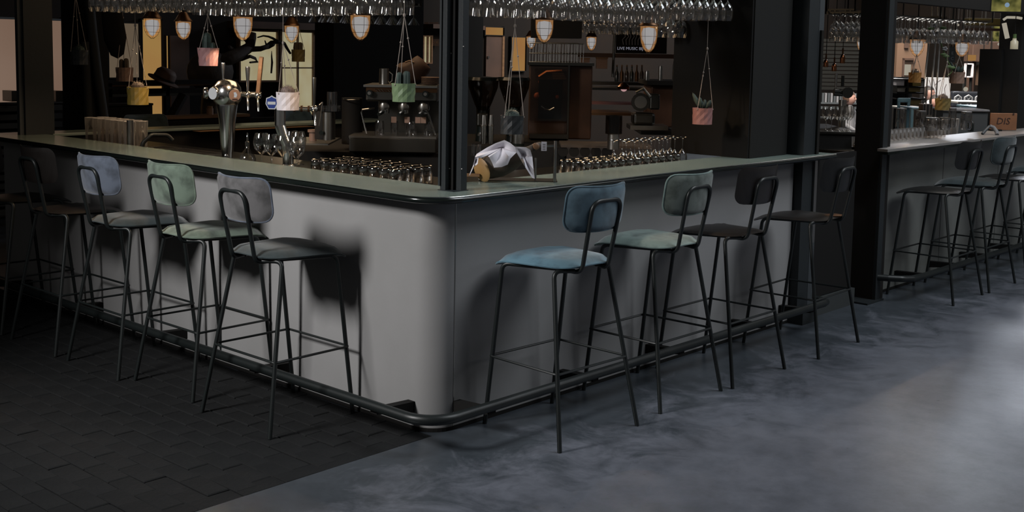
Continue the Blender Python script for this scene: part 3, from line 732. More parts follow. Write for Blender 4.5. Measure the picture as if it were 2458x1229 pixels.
def rack(name_label, x0, x1, y0, y1, nx, ny, zr, mesh, h, label, group, grow, skip=0.05):
    t = thing('glass_rack', name_label, 'rack', ((x0+x1)/2, (y0+y1)/2, zr))
    ax, ay = (x1-x0)/2+.06, (y1-y0)/2+.06
    lon_y = (y1-y0) > (x1-x0)
    cx, cy = (x0+x1)/2, (y0+y1)/2
    for i in range(nx if lon_y else ny):
        c0 = (x0+(x1-x0)*i/max(1, nx-1)-cx) if lon_y else (y0+(y1-y0)*i/max(1, ny-1)-cy)
        for o_ in (-.021, .021):
            if lon_y: link('rack_rail', B(((c0+o_-.006, -ay, -.004), (c0+o_+.006, ay, .006))), 'darksteel', t)
            else: link('rack_rail', B(((-ax, c0+o_-.006, -.004), (ax, c0+o_+.006, .006))), 'darksteel', t)
    for e_ in (-.9, .9):
        if lon_y: link('cross_bar', B(((-ax, e_*ay-.01, .006), (ax, e_*ay+.01, .02))), 'darksteel', t)
        else: link('cross_bar', B(((e_*ax-.01, -ay, .006), (e_*ax+.01, ay, .02))), 'darksteel', t)
    for sx in (-1, 1):
        for sy in (-1, 1): link('hanger_rod', T([(sx*ax*.96, sy*ay*.96, 0), (sx*ax*.96, sy*ay*.96, (7.5 if x0 > 8.6 else 2.9)-zr)], .006, 6), 'dark', t)
    for i in range(nx):
        for j in range(ny):
            if random.random() < skip: continue
            x = x0+(x1-x0)*i/max(1, nx-1)+random.uniform(-.006, .006); y = y0+(y1-y0)*j/max(1, ny-1)+random.uniform(-.006, .006)
            gl(mesh, 'wine_glass' if mesh is not g_mart else 'cocktail_glass', (x, y, zr-.002), label, 'glass', group, True)
ZR = 2.11
rack('dark steel rack of hanging glasses over the left wing', .12, .40, .62, 2.05, 4, 16, ZR, g_wine, .2, 'wine glass hanging upside down in the rack over the left wing, near part', 'glasses hanging over the near part of the left wing', 0)
rack('dark steel rack of hanging glasses at the far end of the left wing', .12, .40, 2.15, 3.22, 4, 12, ZR+.02, g_bal, .2, 'balloon glass hanging upside down in the rack over the left wing, far part', 'glasses hanging over the far part of the left wing', 0)
rack('dark steel rack of hanging glasses over the right wing beside the corner post', .52, 1.82, .12, .40, 15, 4, ZR, g_wine, .2, 'wine glass hanging upside down right of the corner post', 'glasses hanging over the right wing beside the corner post', 0)
rack('dark steel rack of hanging glasses close to the black cabinet', 2.13, 2.62, .18, .42, 7, 3, ZR+.035, g_wine, .2, 'wine glass hanging upside down left of the black cabinet', 'glasses hanging beside the black cabinet', 0, 0)
rack('dark steel rack of cocktail glasses over the far wing', 2.6, 3.5, 3.95, 4.2, 8, 3, 2.11, g_mart, .2, 'cocktail glass hanging upside down over the far wing', 'cocktail glasses hanging over the far wing', 0, .1)
a = AD(1410, 78, 9.3)
rack('dark steel rack of hanging glasses deep inside the bar', a.x-.5, a.x+.55, a.y-.2, a.y+.05, 10, 3, a.z+.2, g_wine, .2, 'wine glass hanging deep inside the bar behind the near rack', 'glasses hanging deep inside the bar', 0, .1)
a = AD(1628, 90, 7.4)
rack('short dark steel rack holding a few balloon glasses beside the lamp', a.x-.12, a.x+.10, a.y-.02, a.y+.06, 3, 2, a.z+.195, g_bal, .2, 'balloon glass hanging right of the lamp beside the LIVE MUSIC sign', 'balloon glasses beside the lamp', 0, 0)
rack('dark steel rack of hanging glasses over the left half of the second bar', 4.85, 5.95, .3, .62, 12, 4, 2.06, g_wine, .2, 'wine glass hanging over the left half of the second bar', 'glasses hanging over the left half of the second bar', 0, .1)
rack('dark steel rack of hanging glasses over the right half of the second bar', 6.1, 7.1, .3, .55, 9, 3, 2.06, g_bal, .2, 'balloon glass hanging over the right half of the second bar', 'glasses hanging over the right half of the second bar', 0, .1)
a = AD(2035, 88, 9.3)
rack('dark steel rack with few balloon glasses seen through the gangway', a.x-.12, a.x+.14, a.y-.08, a.y+.05, 4, 2, a.z+.195, g_bal, .2, 'balloon glass hanging in view through the gangway', 'balloon glasses seen through the gangway', 0, .1)

def row(me, name, pts, label, cat, group, flip=False, s=1.0):
    for p in pts: gl(me, name, p, label, cat, group, flip, s)
ZW = 1.05
# tall beer glasses at the left end
pts = [(.33+.088*i+.01*(j % 2), 3.20+.084*j, ZW) for i in range(2) for j in range(7)]
row(g_high, 'beer_glass', pts, 'tall clear beer glass in the block standing at the left end of the bar', 'glass', 'tall beer glasses at the left end of the bar', False, 1.24)
q = thing('steel_cylinder', 'upright brushed steel cylinder in front of the tall beer glasses', 'canister', AX(313, 350, .29)); q.location.z = ZW
link('cylinder', lathe([(.021, 0), (.021, .20), (.017, .2), (.017, .19)], 18), 'steel', q, True); link('foot', lathe([(.027, 0), (.027, .01)], 18), 'darksteel', q)
q = thing('black_faucet', 'black curved faucet at the sink behind the counter', 'faucet', AX(338, 352, .32)); q.location.z = ZW
link('spout', T(rounded([(0, 0, 0), (.01, -.01, .06), (.06, -.03, .11), (.16, -.05, .105), (.19, -.06, .07)], .04), .014, 8), 'black', q, True)
link('handle', T(rounded([(0, -.05, 0), (.0, -.1, .04), (.0, -.16, .03), (.0, -.18, 0)], .04), .006, 8), 'steel', q, True)
# inverted tumblers left of the corner post
pts = [(.32+.076*i, .62+.078*j+.02*(i % 2), ZW+.092) for i in range(4) for j in range(9)]
row(g_tumb, 'tumbler', pts, 'clear tumbler upside down in the block left of the corner post', 'glass', 'upturned tumblers left of the corner post', True)
# short glasses and upturned wine glasses on the right wing
pts = [(1.42+.077*i, .29+.078*j, ZW+.088) for i in range(7) for j in range(3)]+[(1.97+.077*i, .29, ZW+.088) for i in range(5)]
row(g_tumb, 'tumbler', pts, 'clear tumbler upside down on the right wing behind the counter ledge', 'glass', 'upturned tumblers on the right wing', True, .9)
pts = [(1.98+.084*i, .44+.09*j, ZW+.165) for i in range(8) for j in range(2)]
row(g_wine, 'wine_glass', pts, 'wine glass standing upside down at the back of the right wing', 'glass', 'upturned wine glasses on the right wing', True, .86)

# four stemmed glasses between the beer towers, each with its parts
def stem_glass(loc, label, group, s=1):
    t = thing('wine_glass', label, 'glass', loc, 0, group); t.scale = (s, s, s)
    link('foot', lathe(BALLOON[:4], 16, cap=False), 'glass', t, True); link('stem', lathe(BALLOON[3:6], 10, cap=False), 'glass', t, True)
    link('bowl', lathe(BALLOON[5:], 18, cap=False), 'glass', t, True); return t
g0 = None
for (u, v) in ((628, 385), (652, 388), (680, 385), (712, 388)):
    p = AX(u, v-8, .36); p.z = ZW
    if g0 is None: g0 = stem_glass(p, 'stemmed balloon glass standing between the two beer towers', 'stemmed glasses between the beer towers', 1.0)
    else: dup(g0, p)
for (u, v) in ((716, 350), (700, 352)):
    p = AX(u, v, .62); p.z = ZW; dup(g0, p)
q = thing('carafe', 'small clear carafe with long neck beside the beer towers', 'carafe', AX(594, 383, .33)); q.location.z = ZW
link('body', lathe([(.001, .003), (.045, .003), (.047, .0), (.047, .045), (.038, .07), (.014, .10), (.011, .115)], 20, cap=False), 'glass', q, True)
link('stopper', lathe([(.012, .115), (.013, .14), (.006, .145), (.005, .19), (.0, .195)], 12), 'glass', q, True)

# ------------------------------------------------------------------ beer towers
t = thing('beer_tower', 'polished chrome beer tower with round lit badges', 'beer tap', AX(546, 378, .40)); t.location.z = ZW
t.rotation_euler = (0, 0, YAW-PI/2)
link('base_plate', lathe([(.10, 0), (.10, .01), (.06, .018)], 24), 'edge', t, True)
link('column', lathe([(.034, .01), (.034, .05), (.038, .08), (.050, .25), (.062, .33), (.062, .34)], 24), 'chrome', t, True)
link('dome', lathe([(.062, .34), (.078, .36), (.086, .40), (.080, .44), (.055, .475), (.02, .49), (0, .492)], 24), 'chrome', t, True)
link('medallion', ball(.014, 12, 8, off=(0, -.036, .035), sy=.4), 'chrome', t, True)
def badge(t, x, y, z, d, r, m, name='badge'):
    o = link(name, axis_lathe([(r, 0), (r, .014), (r*.9, .02)], (x, y, z), d, 20), 'chrome', t, True)
    d = Vector(d).normalized(); link('badge_face', axis_lathe([(r*.86, 0), (r*.86, .002)], Vector((x, y, z))+d*.0205, d, 20), m, o)
    return o
badge(t, -.055, -.055, .405, (-.55, -.8, 0), .040, 'whiteled')
o = badge(t, .055, -.06, .398, (.45, -.85, 0), .040, 'p_beige')
# small abstract bird-like mark and bar on the right badge
d_ = Vector((.45, -.85, 0)).normalized(); c_ = Vector((.055, -.06, .398))+d_*.0232; rt = Vector((.85, .45, 0)).normalized()
bm = bmesh.new(); mk = [(-.006, -.012), (.008, -.014), (.014, .002), (.006, .018), (-.008, .016), (-.004, .002)]
vs = [bm.verts.new(c_+rt*a+Vector((0, 0, b))) for a, b in mk]; bm.faces.new(vs); link('badge_mark', bm, 'whiteled', t)
vs_b = bmesh.new(); vs = [vs_b.verts.new(c_+rt*a+Vector((0, 0, b))) for a, b in ((-.016, -.03), (.016, -.03), (.016, -.021), (-.016, -.021))]; vs_b.faces.new(vs); link('badge_mark', vs_b, 'ink', t)
badge(t, -.115, 0, .405, (-.95, -.35, 0), .036, 'dark')
link('cross_arm', T([(-.11, 0, .40), (.20, .02, .40)], .016, 10), 'chrome', t, True)
def tap_handle(t, x, y, z, h, m='chrome', wood=False, spout=True):
    link('valve', ball(.022, 12, 8, off=(x, y, z)), 'chrome', t, True)
    if wood: link('wooden_handle', place(B(((-.012, -.012, 0), (.012, .012, h)), bev=.004), Matrix.Translation((x, y, z+.015)) @ Matrix.Rotation(.10, 4, 'Y')), 'wood', t)
    else: link('handle', place(lathe([(.007, 0), (.008, h*.3), (.014, h*.93), (.012, h)], 12), Matrix.Translation((x, y, z+.015)) @ Matrix.Rotation(.0, 4, 'Y')), m, t, True)
    if spout: link('spout', T([(x, y, z), (x+.008, y-.04, z-.02), (x+.014, y-.055, z-.09)], [.010, .008, .006], 8), 'chrome', t, True)
tap_handle(t, -.03, .03, .455, .115, spout=False)
tap_handle(t, .13, -.03, .40, .15); tap_handle(t, .19, -.03, .395, .215, wood=True)
t2 = thing('beer_tower', 'chrome beer tap with an S-bent column and dark handle', 'beer tap', AX(692, 397, .38)); t2.location.z = ZW; t2.rotation_euler = (0, 0, YAW-PI/2)
link('base_plate', lathe([(.11, 0), (.11, .008), (.05, .014)], 24), 'edge', t2, True); link('collar', lathe([(.036, .008), (.036, .03), (.03, .035)], 20), 'chrome', t2, True)
pth = [(0, 0, .02), (0, 0, .09), (-.005, 0, .14), (-.03, 0, .20), (-.045, 0, .25), (-.045, 0, .31), (-.045, 0, .36)]
link('column', T(rounded(pth, .04, 4), .030, 18), 'chrome', t2, True); link('cross_arm', T([(-.045, 0, .345), (.145, 0, .345)], .013, 10), 'chrome', t2, True)
for x in (.03, .07, .11): link('ring', axis_lathe([(.018, 0), (.018, .01)], (x, 0, .345), (1, 0, 0), 14), 'bronze', t2, True)
tap_handle(t2, .145, 0, .345, .16, 'darksteel')
sh = [(-.030, .028), (-.012, .034), (0, .042), (.012, .034), (.030, .028), (.034, -.005), (.018, -.034), (-.018, -.034), (-.034, -.005)]
def shield(s, y, m, par):
    bm = bmesh.new(); a = [bm.verts.new((-.083+x*s, y, .375+z*s)) for x, z in sh]; b = [bm.verts.new((-.083+x*s, y+.006, .375+z*s)) for x, z in sh]
    bm.faces.new(a[::-1]); bm.faces.new(b)
    for i in range(len(a)): bm.faces.new((a[i], a[(i+1) % len(a)], b[(i+1) % len(a)], b[i]))
    return link('badge', bm, m, par)
o = shield(1.0, -.04, 'whiteled', t2); shield(.84, -.043, mat('blue_enamel', (.02, .045, .22), .35), o); link('badge_band', B(((-.083-.022, -.0445, .367), (-.083+.022, -.043, .383))), 'whiteled', t2)

# ------------------------------------------------------------------ objects deeper inside (real things turned towards the room's corner)
class At:
    """builds a thing at a given distance; sizes come from the photograph's proportions"""
    def __init__(s, name, label, cat, u, v, dep, z=None, group=None):
        p = AD(u, v, dep); s.k = dep/PF; s.u, s.v = u, v
        s.flr = z is not None
        if z is not None:
            p.z = z; d_ = p-CAMP; s.v = v = PY-PF*d_.dot(Uv)/d_.dot(Fv)
        s.p = p; s.t = thing(name, label, cat, p, YAW-PI/2, group)
    def X(s, u): return (u-s.u)*s.k
    def Z(s, v): return max(0, (s.v-v)*s.k) if s.flr else (s.v-v)*s.k
    def box(s, name, u0, v0, u1, v1, y0, y1, m, bev=0): return link(name, B(((s.X(u0), y0, s.Z(v1)), (s.X(u1), y1, s.Z(v0))), bev=bev), m, s.t)
    def cyl(s, name, u, v0, v1, wpx, m, y=0, prof=None, seg=18):
        r = wpx*s.k/2; h = (v1-v0)*s.k; pr = prof or [(1, 0), (1, 1)]
        return link(name, lathe([(r*a, s.Z(v1)+h*b) for a, b in pr], seg, off=(s.X(u), y, 0)), m, s.t, True)
    def tube(s, name, pts, r, m, ys=0, seg=6): return link(name, T([(s.X(a), ys if len(q) < 1 else q[0], s.Z(b)) for a, b, *q in [(p[0], p[1], *(p[2:] or [ys])) for p in pts]], r, seg), m, s.t, True)
    def disc(s, name, u, v, wpx, m, y=0, th=.004, hpx=None):
        r = wpx*s.k/2; b2 = axis_lathe([(r, 0), (r, th)], (s.X(u), y, s.Z(v)), (0, -1, 0), 16); return link(name, b2, m, s.t)
def stand(a, us, v, m='dark', r=.02, y=.05):
    """legs from height v down to the floor"""
    for u in us: link('leg', T([(a.X(u), y, a.Z(v)), (a.X(u), y, -a.p.z)], r, 8), m, a.t)
def hang(a, us, v, m='dark', r=.004, top=7.5):
    for u in us: link('hanging_rod', T([(a.X(u), 0, a.Z(v)), (a.X(u), 0, top-a.p.z)], r, 5), m, a.t)

# island that the machines stand on
isl = thing('back_counter', 'dark counter inside the bar carrying the coffee machine and grinders', 'counter')
p0 = AD(760, 372, 7.6); p1 = AD(1720, 352, 7.6)
def island(dep0, dep1, u0, u1, v, zt):
    c = [AD(u0, v, dep0), AD(u1, v, dep0), AD(u1, v, dep1), AD(u0, v, dep1)]
    return prism([(q.x, q.y) for q in c], 0, zt)
link('cabinet_body', island(7.35, 8.4, 700, 1060, 372, AD(900, 366, 7.35).z), 'dark', isl)
link('cabinet_body', island(7.35, 8.4, 1120, 1360, 372, AD(1240, 352, 7.35).z-.0), 'dark', isl)
ZI = AD(900, 366, 7.35).z; ZJ = AD(1240, 352, 7.35).z

m = At('coffee_machine', 'wide steel espresso machine left of the corner post', 'coffee machine', 950, 362, 7.5, ZI)
m.box('drip_tray', 849, 325, 1052, 360, -.22, .25, 'darksteel', .008); m.box('tray_edge', 849, 321, 1052, 326, -.225, .2, 'steel')
m.box('rear_panel', 902, 240, 1052, 322, .12, .3, 'darksteel'); m.box('body_top', 885, 208, 1052, 241, -.16, .3, 'darksteel', .01)
m.box('front_strip', 886, 207, 1052, 219, -.165, -.155, 'bronze'); m.box('cup_shelf', 880, 203, 1052, 208, -.18, .3, 'steel')
for u in (895, 1025):
    m.disc('knob', u, 222, 15, 'edge', -.16, .04); m.disc('knob_cap', u, 222, 8, 'steel', -.2, .004)
for u in (925, 972, 1018):
    m.cyl('group_head', u, 240, 262, 26, 'steel', -.08, [(1.0, 0), (1.15, .3), (.8, 1)]); m.cyl('portafilter', u, 262, 270, 24, 'chrome', -.08)
    m.tube('portafilter_handle', [(u, 266, -.1), (u-6, 270, -.24)], .012, 'edge')
for pts in (((905, 258), (876, 262), (874, 268), (886, 318)), ((1018, 262), (1030, 266), (1048, 318))): m.tube('steam_wand', [(a, b, -.14) for a, b in pts], .0055, 'chrome')
for u, w_ in ((915, 22), (950, 18), (990, 26), (1030, 20)): m.cyl('glass_jar', u, 288, 322, w_, 'glass2', -.1, [(.9, 0), (1, .1), (1, .8), (.85, 1)])
for u in (952, 983, 1008, 1021): m.box('jar_label', u-6, 276, u+6, 290, -.19, -.188, 'p_beige')
for k in range(6): m.tube('scroll_rail', [(908+k*7, 212, -.18), (914+k*7, 218, -.18)], .002, 'steelline')
q = At('steel_jug', 'shiny steel jug standing on the espresso machine', 'jug', 922, 203, 7.5); q.cyl('jug_body', 922, 165, 203, 24, 'steel', 0, [(1.05, 0), (1.0, .1), (.92, 1)]); q.tube('jug_handle', [(934, 172), (942, 178), (941, 194), (934, 198)], .004, 'steel')
q = At('paper_sack', 'brown sack slumped on top of the espresso machine', 'bag', 992, 203, 7.65)
bm = ball(1, 14, 10); 
for v in bm.verts: v.co = Vector((v.co.x*38*q.k*(1+.15*math.sin(5*v.co.z)), v.co.y*.10, (v.co.z+1)*32*q.k*(1+.12*math.sin(4*v.co.x))))
link('sack', bm, 'brownwall', q.t, True); q.tube('tie', [(975, 150), (985, 146), (996, 150)], .006, 'wood', -.08)
for k in range(6):
    o = At('saucer', 'saucer in the pile at the right end of the espresso machine', 'saucer', 1034, 204-k*3.2, 7.45, group='saucers piled on the espresso machine'); link('dish', lathe([(.03, 0), (.062, .006), (.06, .008), (0, .003)], 16), 'p_beige', o.t, True)
q = At('waste_lid', 'dark bin with a shiny ring lid left of the espresso machine', 'bin', 845, 345, 7.6); q.cyl('bin_body', 845, 235, 345, 50, 'dark'); q.tube('ring', [(845+20*math.cos(a), 238, .13*math.sin(a)) for a in [i*PI/8 for i in range(17)]], .004, 'steel')
q = At('juice_extractor', 'juice extractor with steel drum and black motor', 'juicer', 790, 335, 6.9, ZW)
q.cyl('steel_drum', 789, 268, 334, 22, 'steel', -.05); q.cyl('motor', 775, 262, 336, 50, 'dark', .08, [(1, 0), (1, .8), (.8, 1)]); q.cyl('feed_tube', 797, 220, 266, 24, 'glass2', 0); q.cyl('pusher', 797, 222, 250, 20, 'dark', 0)
q.cyl('bowl_rim', 789, 252, 266, 56, 'glass2', 0); q.disc('knob', 777, 316, 11, 'edge', -.06, .03); q.tube('clamp', [(772, 250, -.09), (780, 243, -.09), (772, 300, -.09)], .004, 'steel')
q = At('stoneware_jar', 'small cream stoneware jar beside the juice extractor', 'jar', 751, 338, 7.2); q.cyl('jar_body', 751, 317, 338, 18, 'p_beige', 0); q.cyl('jar_lid', 751, 311, 317, 25, 'p_beige', 0)
q.box('shelf_under', 715, 338, 800, 342, -.2, .3, 'steel')
q = At('stoneware_jar', 'squat brown jar on the wooden ledge left of the chrome beer tower', 'jar', 504, 279, (AY(504, 279, 6.0)-CAMP).dot(Fv)); q.cyl('jar_body', 504, 260, 279, 16, 'p_beige', 0); q.cyl('jar_lid', 504, 255, 260, 13, 'wood', 0)

def grinder(u, label, w_=74):
    q = At('coffee_grinder', label, 'coffee grinder', u, 350, 7.7, ZJ)
    q.cyl('hopper', u, 192, 265, w_, 'smoke', 0, [(.35, 0), (.55, .2), (.95, .75), (1, 1)]); q.cyl('hopper_lid', u, 184, 193, w_+4, 'edge', 0, [(1, 0), (.9, .8), (.3, 1)])
    q.cyl('motor_body', u, 264, 350, 34, 'edge', .05, [(1.15, 0), (1.1, .1), (.9, .5), (1, 1)]); q.box('doser', u-12, 270, u+12, 300, -.16, -.02, 'darksteel', .01); q.box('fork', u-10, 318, u+10, 322, -.16, 0, 'steel'); return q
M['smoke'] = glassy('smoked_glass', (.30, .24, .20), .03, .3, .12)
M['dimglass'] = glassy('dark_front_glass', (.75, .68, .62), .02, .3, .1)
grinder(1158, 'dark coffee grinder with smoked hopper beside the corner post'); grinder(1232, 'dark coffee grinder with smoked hopper behind the black hanging pot')
for u, w_, lab in ((1160, 14, 'steel cocktail shaker behind the cloth-covered ham'), (1178, 13, 'second steel cocktail shaker close behind the first')):
    q = At('cocktail_shaker', lab, 'shaker', u, 345, 7.40, ZJ); q.cyl('tin', u, 300, 345, w_, 'chrome', 0, [(.85, 0), (1, 1)]); q.cyl('top_tin', u, 276, 301, w_*.95, 'chrome', 0, [(1, 0), (.95, .3), (.7, 1)]); q.cyl('seam_ring', u, 299, 302, w_*1.15, 'steel', 0)
q = At('steel_canister', 'steel canister just below the black hanging pot', 'canister', 1245, 348, 7.42, ZJ); q.cyl('body', 1243, 318, 348, 30, 'chrome', 0); q.cyl('dark_rim', 1243, 344, 350, 31, 'edge', 0)
q = At('glass_pitcher', 'clear glass left of the ham', 'glass', 1143, 372, 5.6, ZW); q.cyl('body', 1143, 345, 372, 24, 'glass2', 0); q.cyl('base', 1143, 368, 373, 26, 'glass2', 0)
# ham on its stand under a white cloth
q = At('ham_stand', 'dark board and steel clamp holding the cured ham', 'stand', 1225, 436, 5.68, ZW)
q.box('board', 1150, 434, 1338, 440, .0, .14, 'dark'); q.tube('clamp_rod', [(1331, 434), (1331, 336)], .008, 'steel', 0, 10); q.tube('clamp_arm', [(1331, 347), (1298, 349)], .006, 'steel'); q.tube('spike', [(1150, 432), (1160, 414)], .006, 'steel')
q.tube('side_rod', [(1285, 434), (1285, 380)], .006, 'steel', .05, 10); q.box('spatula', 1110, 415, 1152, 421, -.08, -.05, 'wood')
hm = At('cured_ham', 'whole cured ham with a pale cut face lying on its stand', 'ham', 1200, 400, 5.62)
P_ = [(1158, 408), (1176, 402), (1200, 397), (1228, 384), (1252, 370), (1272, 356), (1284, 350), (1296, 346)]; Rr = [24, 29, 29, 25, 16, 9, 9, 7]
link('ham_body', T([(hm.X(a), .02*math.sin(i), hm.Z(b)) for i, (a, b) in enumerate(P_)], [r*hm.k for r in Rr], 16), 'bark', hm.t, True)
d = Vector((hm.X(1158)-hm.X(1176), -.028, hm.Z(408)-hm.Z(402))).normalized()
b2 = axis_lathe([(31*hm.k, 0), (27*hm.k, .008), (0, .012)], (hm.X(1157), -.012, hm.Z(408)), d, 18); link('cut_face', b2, 'bread', hm.t, True)
link('hoof', axis_lathe([(9*hm.k, 0), (8*hm.k, .02), (0, .028)], (hm.X(1284), -.01, hm.Z(350)), (.2, -.9, .2), 12), 'wood', hm.t, True)
q = At('ham_tag', 'white printed paper tag hanging at the end of the ham', 'tag', 1305, 350, 5.6); q.box('paper', 1299, 339, 1312, 361, -.03, -.028, 'cloth')
for vv in (345, 349, 353, 357): q.box('print_line', 1302, vv, 1309, vv+1.3, -.0305, -.0302, 'ink')
# cloth: draped sheet over the ham, with its peak, folds and hanging corners
c = At('cloth', 'white cloth draped over the cured ham with corners hanging down', 'cloth', 1212, 335, 5.58)
def drape(bd, peak, amp, y0, th=.0035):
    n = len(bd); nr = 7; bm = bmesh.new(); rings = []
    for i in range(nr+1):
        f = i/nr; ring = []
        for j, (a, b) in enumerate(bd):
            x = peak[0]+(a-peak[0])*f; z = peak[1]+(b-peak[1])*f
            ring.append(bm.verts.new((c.X(x), y0-.10*math.sin(f*1.6)*(1 if b > peak[1]+18 else .35)+amp*f*math.sin(j*1.9), c.Z(z))))
        rings.append(ring)
    for p, r in zip(rings, rings[1:]):
        for j in range(n): bm.faces.new((p[j], r[j], r[(j+1) % n], p[(j+1) % n]))
    bmesh.ops.remove_doubles(bm, verts=bm.verts[:], dist=.0005)
    return bm
bd = [(1211, 333), (1225, 340), (1237, 349), (1240, 362), (1226, 374), (1220, 388), (1206, 394), (1188, 396), (1183, 384), (1176, 371), (1168, 368), (1158, 374), (1143, 372), (1146, 367), (1170, 352), (1190, 341)]
link('front_flap', drape(bd, (1206, 352), .006, -.045), 'cloth', c.t, True)
bd = [(1237, 349), (1262, 350), (1273, 356), (1278, 372), (1281, 400), (1284, 421), (1278, 419), (1262, 396), (1250, 379), (1240, 362)]
link('rear_flap', drape(bd, (1256, 368), .004, -.03), 'cloth', c.t, True)
bd = [(1143, 370), (1151, 374), (1149, 390), (1139, 399), (1132, 414), (1130, 415), (1137, 397), (1140, 385)]
link('hanging_corner', drape(bd, (1144, 385), .003, -.06), 'cloth', c.t, True)

# orange juicer with wire basket
j = At('orange_juicer', 'tall orange juicing cabinet with four oranges behind dark glass', 'juicer', 1340, 352, 8.0, ZJ)
j.box('cabinet', 1268, 157, 1362, 350, -.0, .32, 'brownwall', .01); j.box('side_panel', 1362, 157, 1419, 335, .04, .30, 'copperside', .01); j.box('top_plate', 1264, 151, 1421, 158, -.03, .34, 'darksteel')
j.box('glass_front', 1270, 160, 1360, 290, -.045, -.04, 'dimglass'); j.box('frame_edge', 1359, 157, 1363, 350, -.05, -.0, 'darksteel'); j.box('inner_black', 1290, 192, 1345, 285, -.012, -.002, 'dark')
j.tube('chute', [(1290, 186, -.03), (1308, 174, -.03), (1345, 171, -.03)], .012, 'copper')
for k in range(5): j.box('chute_bar', 1320+k, 172+k*4, 1347+k*2, 174+k*4, -.034, -.03, 'wood')
j.box('spout_shelf', 1270, 320, 1362, 330, -.12, 0, 'darksteel'); j.tube('drain_curve', [(1297, 255, -.05), (1305, 262, -.05), (1317, 264, -.05), (1328, 258, -.05)], .006, 'steel')
for u, v in ((1297, 196), (1328, 197), (1290, 230), (1337, 232)):
    o = At('orange', 'orange sitting on the feeding wheel of the juicer', 'orange', u, v, 7.99, group='oranges inside the juicer'); link('peel', ball(10*o.k, 14, 10, off=(0, -.012, 0)), 'orange', o.t, True); link('stalk_dimple', ball(1.2*o.k, 6, 5, off=(0, -.013, 9.8*o.k)), 'dark', o.t)
w_ = At('wire_basket', 'tall wire basket standing on the orange juicer', 'basket', 1335, 151, 8.05)
for vv in (105, 129, 150):
    a, b = w_.X(1270), w_.X(1400); w_.tube('rim_wire', [(1270, vv, -.04), (1400, vv, -.04)], .0035, 'steel'); w_.tube('rim_wire', [(1285, vv-2, .2), (1392, vv-2, .2)], .003, 'steel')
for k in range(19): w_.tube('upright_wire', [(1272+k*7.1, 105, -.04), (1271+k*7.1, 151, -.04)], .0026, 'steel')
for k in range(10): w_.tube('upright_wire', [(1288+k*11, 103, .2), (1288+k*11, 149, .2)], .0024, 'steel')
# pale fruit lamp glows and shelves behind
s_ = At('shelf_board', 'dark wooden shelf with scalloped edge right of the juicer', 'shelf', 1420, 372, 7.4); s_.box('board', 1345, 346, 1560, 352, -.1, .25, 'bark')
for k in range(5): s_.disc('scallop', 1350+k*26, 362, 25, 'dark', -.08, .012)
b_ = At('blender', 'blender with black jar on a ribbed steel base', 'blender', 1472, 358, 7.2); b_.cyl('base', 1472, 320, 358, 30, 'steel', 0, [(1, 0), (.95, 1)], 24); b_.cyl('jar', 1472, 286, 321, 28, 'smoke', 0, [(.7, 0), (1, 1)]); b_.cyl('lid', 1472, 277, 287, 36, 'edge', 0, [(1, 0), (1, .5), (.5, 1)]); b_.cyl('hood', 1472, 277, 321, 40, 'smoke', 0)
cc = At('serving_cabinet', 'copper-toned steel cabinet with dark top near the black cabinet', 'cabinet', 1590, 325, 8.6); cc.box('body', 1560, 205, 1626, 306, 0, .5, 'copperside', .01); cc.box('top_shelf', 1546, 194, 1660, 204, -.1, .5, 'dark'); cc.box('lower_shelf', 1535, 312, 1660, 322, -.1, .5, 'darksteel'); cc.box('frame_edge', 1624, 205, 1628, 306, -.01, 0, 'darksteel')
sl = At('meat_slicer', 'steel slicing machine with round blade guard left of the copper-toned cabinet', 'slicer', 1540, 312, 8.1)
sl.disc('blade', 1535, 245, 44, 'darksteel', 0, .02); sl.disc('blade_guard', 1535, 245, 30, 'steel', -.02, .01); sl.box('carriage', 1556, 225, 1580, 262, -.05, .1, 'darksteel', .01); sl.box('motor_housing', 1518, 270, 1570, 300, -.05, .15, 'darksteel', .02); sl.tube('thumb_guard', [(1522, 222, -.05), (1540, 212, -.05), (1556, 232, -.05)], .01, 'steel'); sl.box('base', 1510, 300, 1600, 310, -.08, .2, 'steel')
for u, v0, v1, w2, m2, lab, nm, cat in ((1553, 172, 193, 12, 'steel', 'steel cup on the dark shelf above the copper-toned cabinet', 'cup', 'cup'), (1630, 150, 194, 34, 'glass2', 'large clear jar standing right on the shelf above the copper-toned cabinet', 'glass_jar', 'jar'), (1585, 160, 193, 10, 'steel', 'slim metal bottle on the shelf above the copper-toned cabinet', 'bottle', 'bottle')):
    q = At(nm, lab, cat, u, v1, 8.6); q.cyl('body', u, v0, v1, w2, m2, 0, [(1, 0), (1, .8), (.9, 1)]); q.cyl('rim', u, v0-2, v0, w2*.92, 'steel', 0)
for k, (u, c1) in enumerate(((1525, 'dark'), (1700, 'dark'))): pass
q = At('bottle', 'dark bottle with white cap behind the serving cabinet', 'bottle', 1650, 312, 8.6); q.cyl('body', 1650, 245, 312, 18, 'edge', 0, [(1, 0), (1, .6), (.4, 1)]); q.cyl('cap', 1648, 238, 247, 8, 'white', 0)
q = At('heat_lamp', 'small pink-lit lamp over the hatch', 'lamp', 1497, 208, 9.0); link('shade', lathe([(.045, -.02), (.05, 0), (.02, .03), (0, .035)], 14), 'copper', q.t, True); link('lit_bulb', ball(.026, 10, 8, off=(0, -.02, -.012)), emis('pink_bulb', (.42, .24, .24)), q.t, True)
q = At('steel_shelf', 'polished hatch shelf under the pink-lit lamp', 'shelf', 1490, 220, 9.2); q.box('board', 1420, 210, 1545, 216, -.1, .3, 'darksteel'); q.box('counter', 1405, 270, 1520, 276, -.1, .4, 'wood'); q.box('pink_strip', 1420, 247, 1545, 253, .1, .3, 'p_rose')
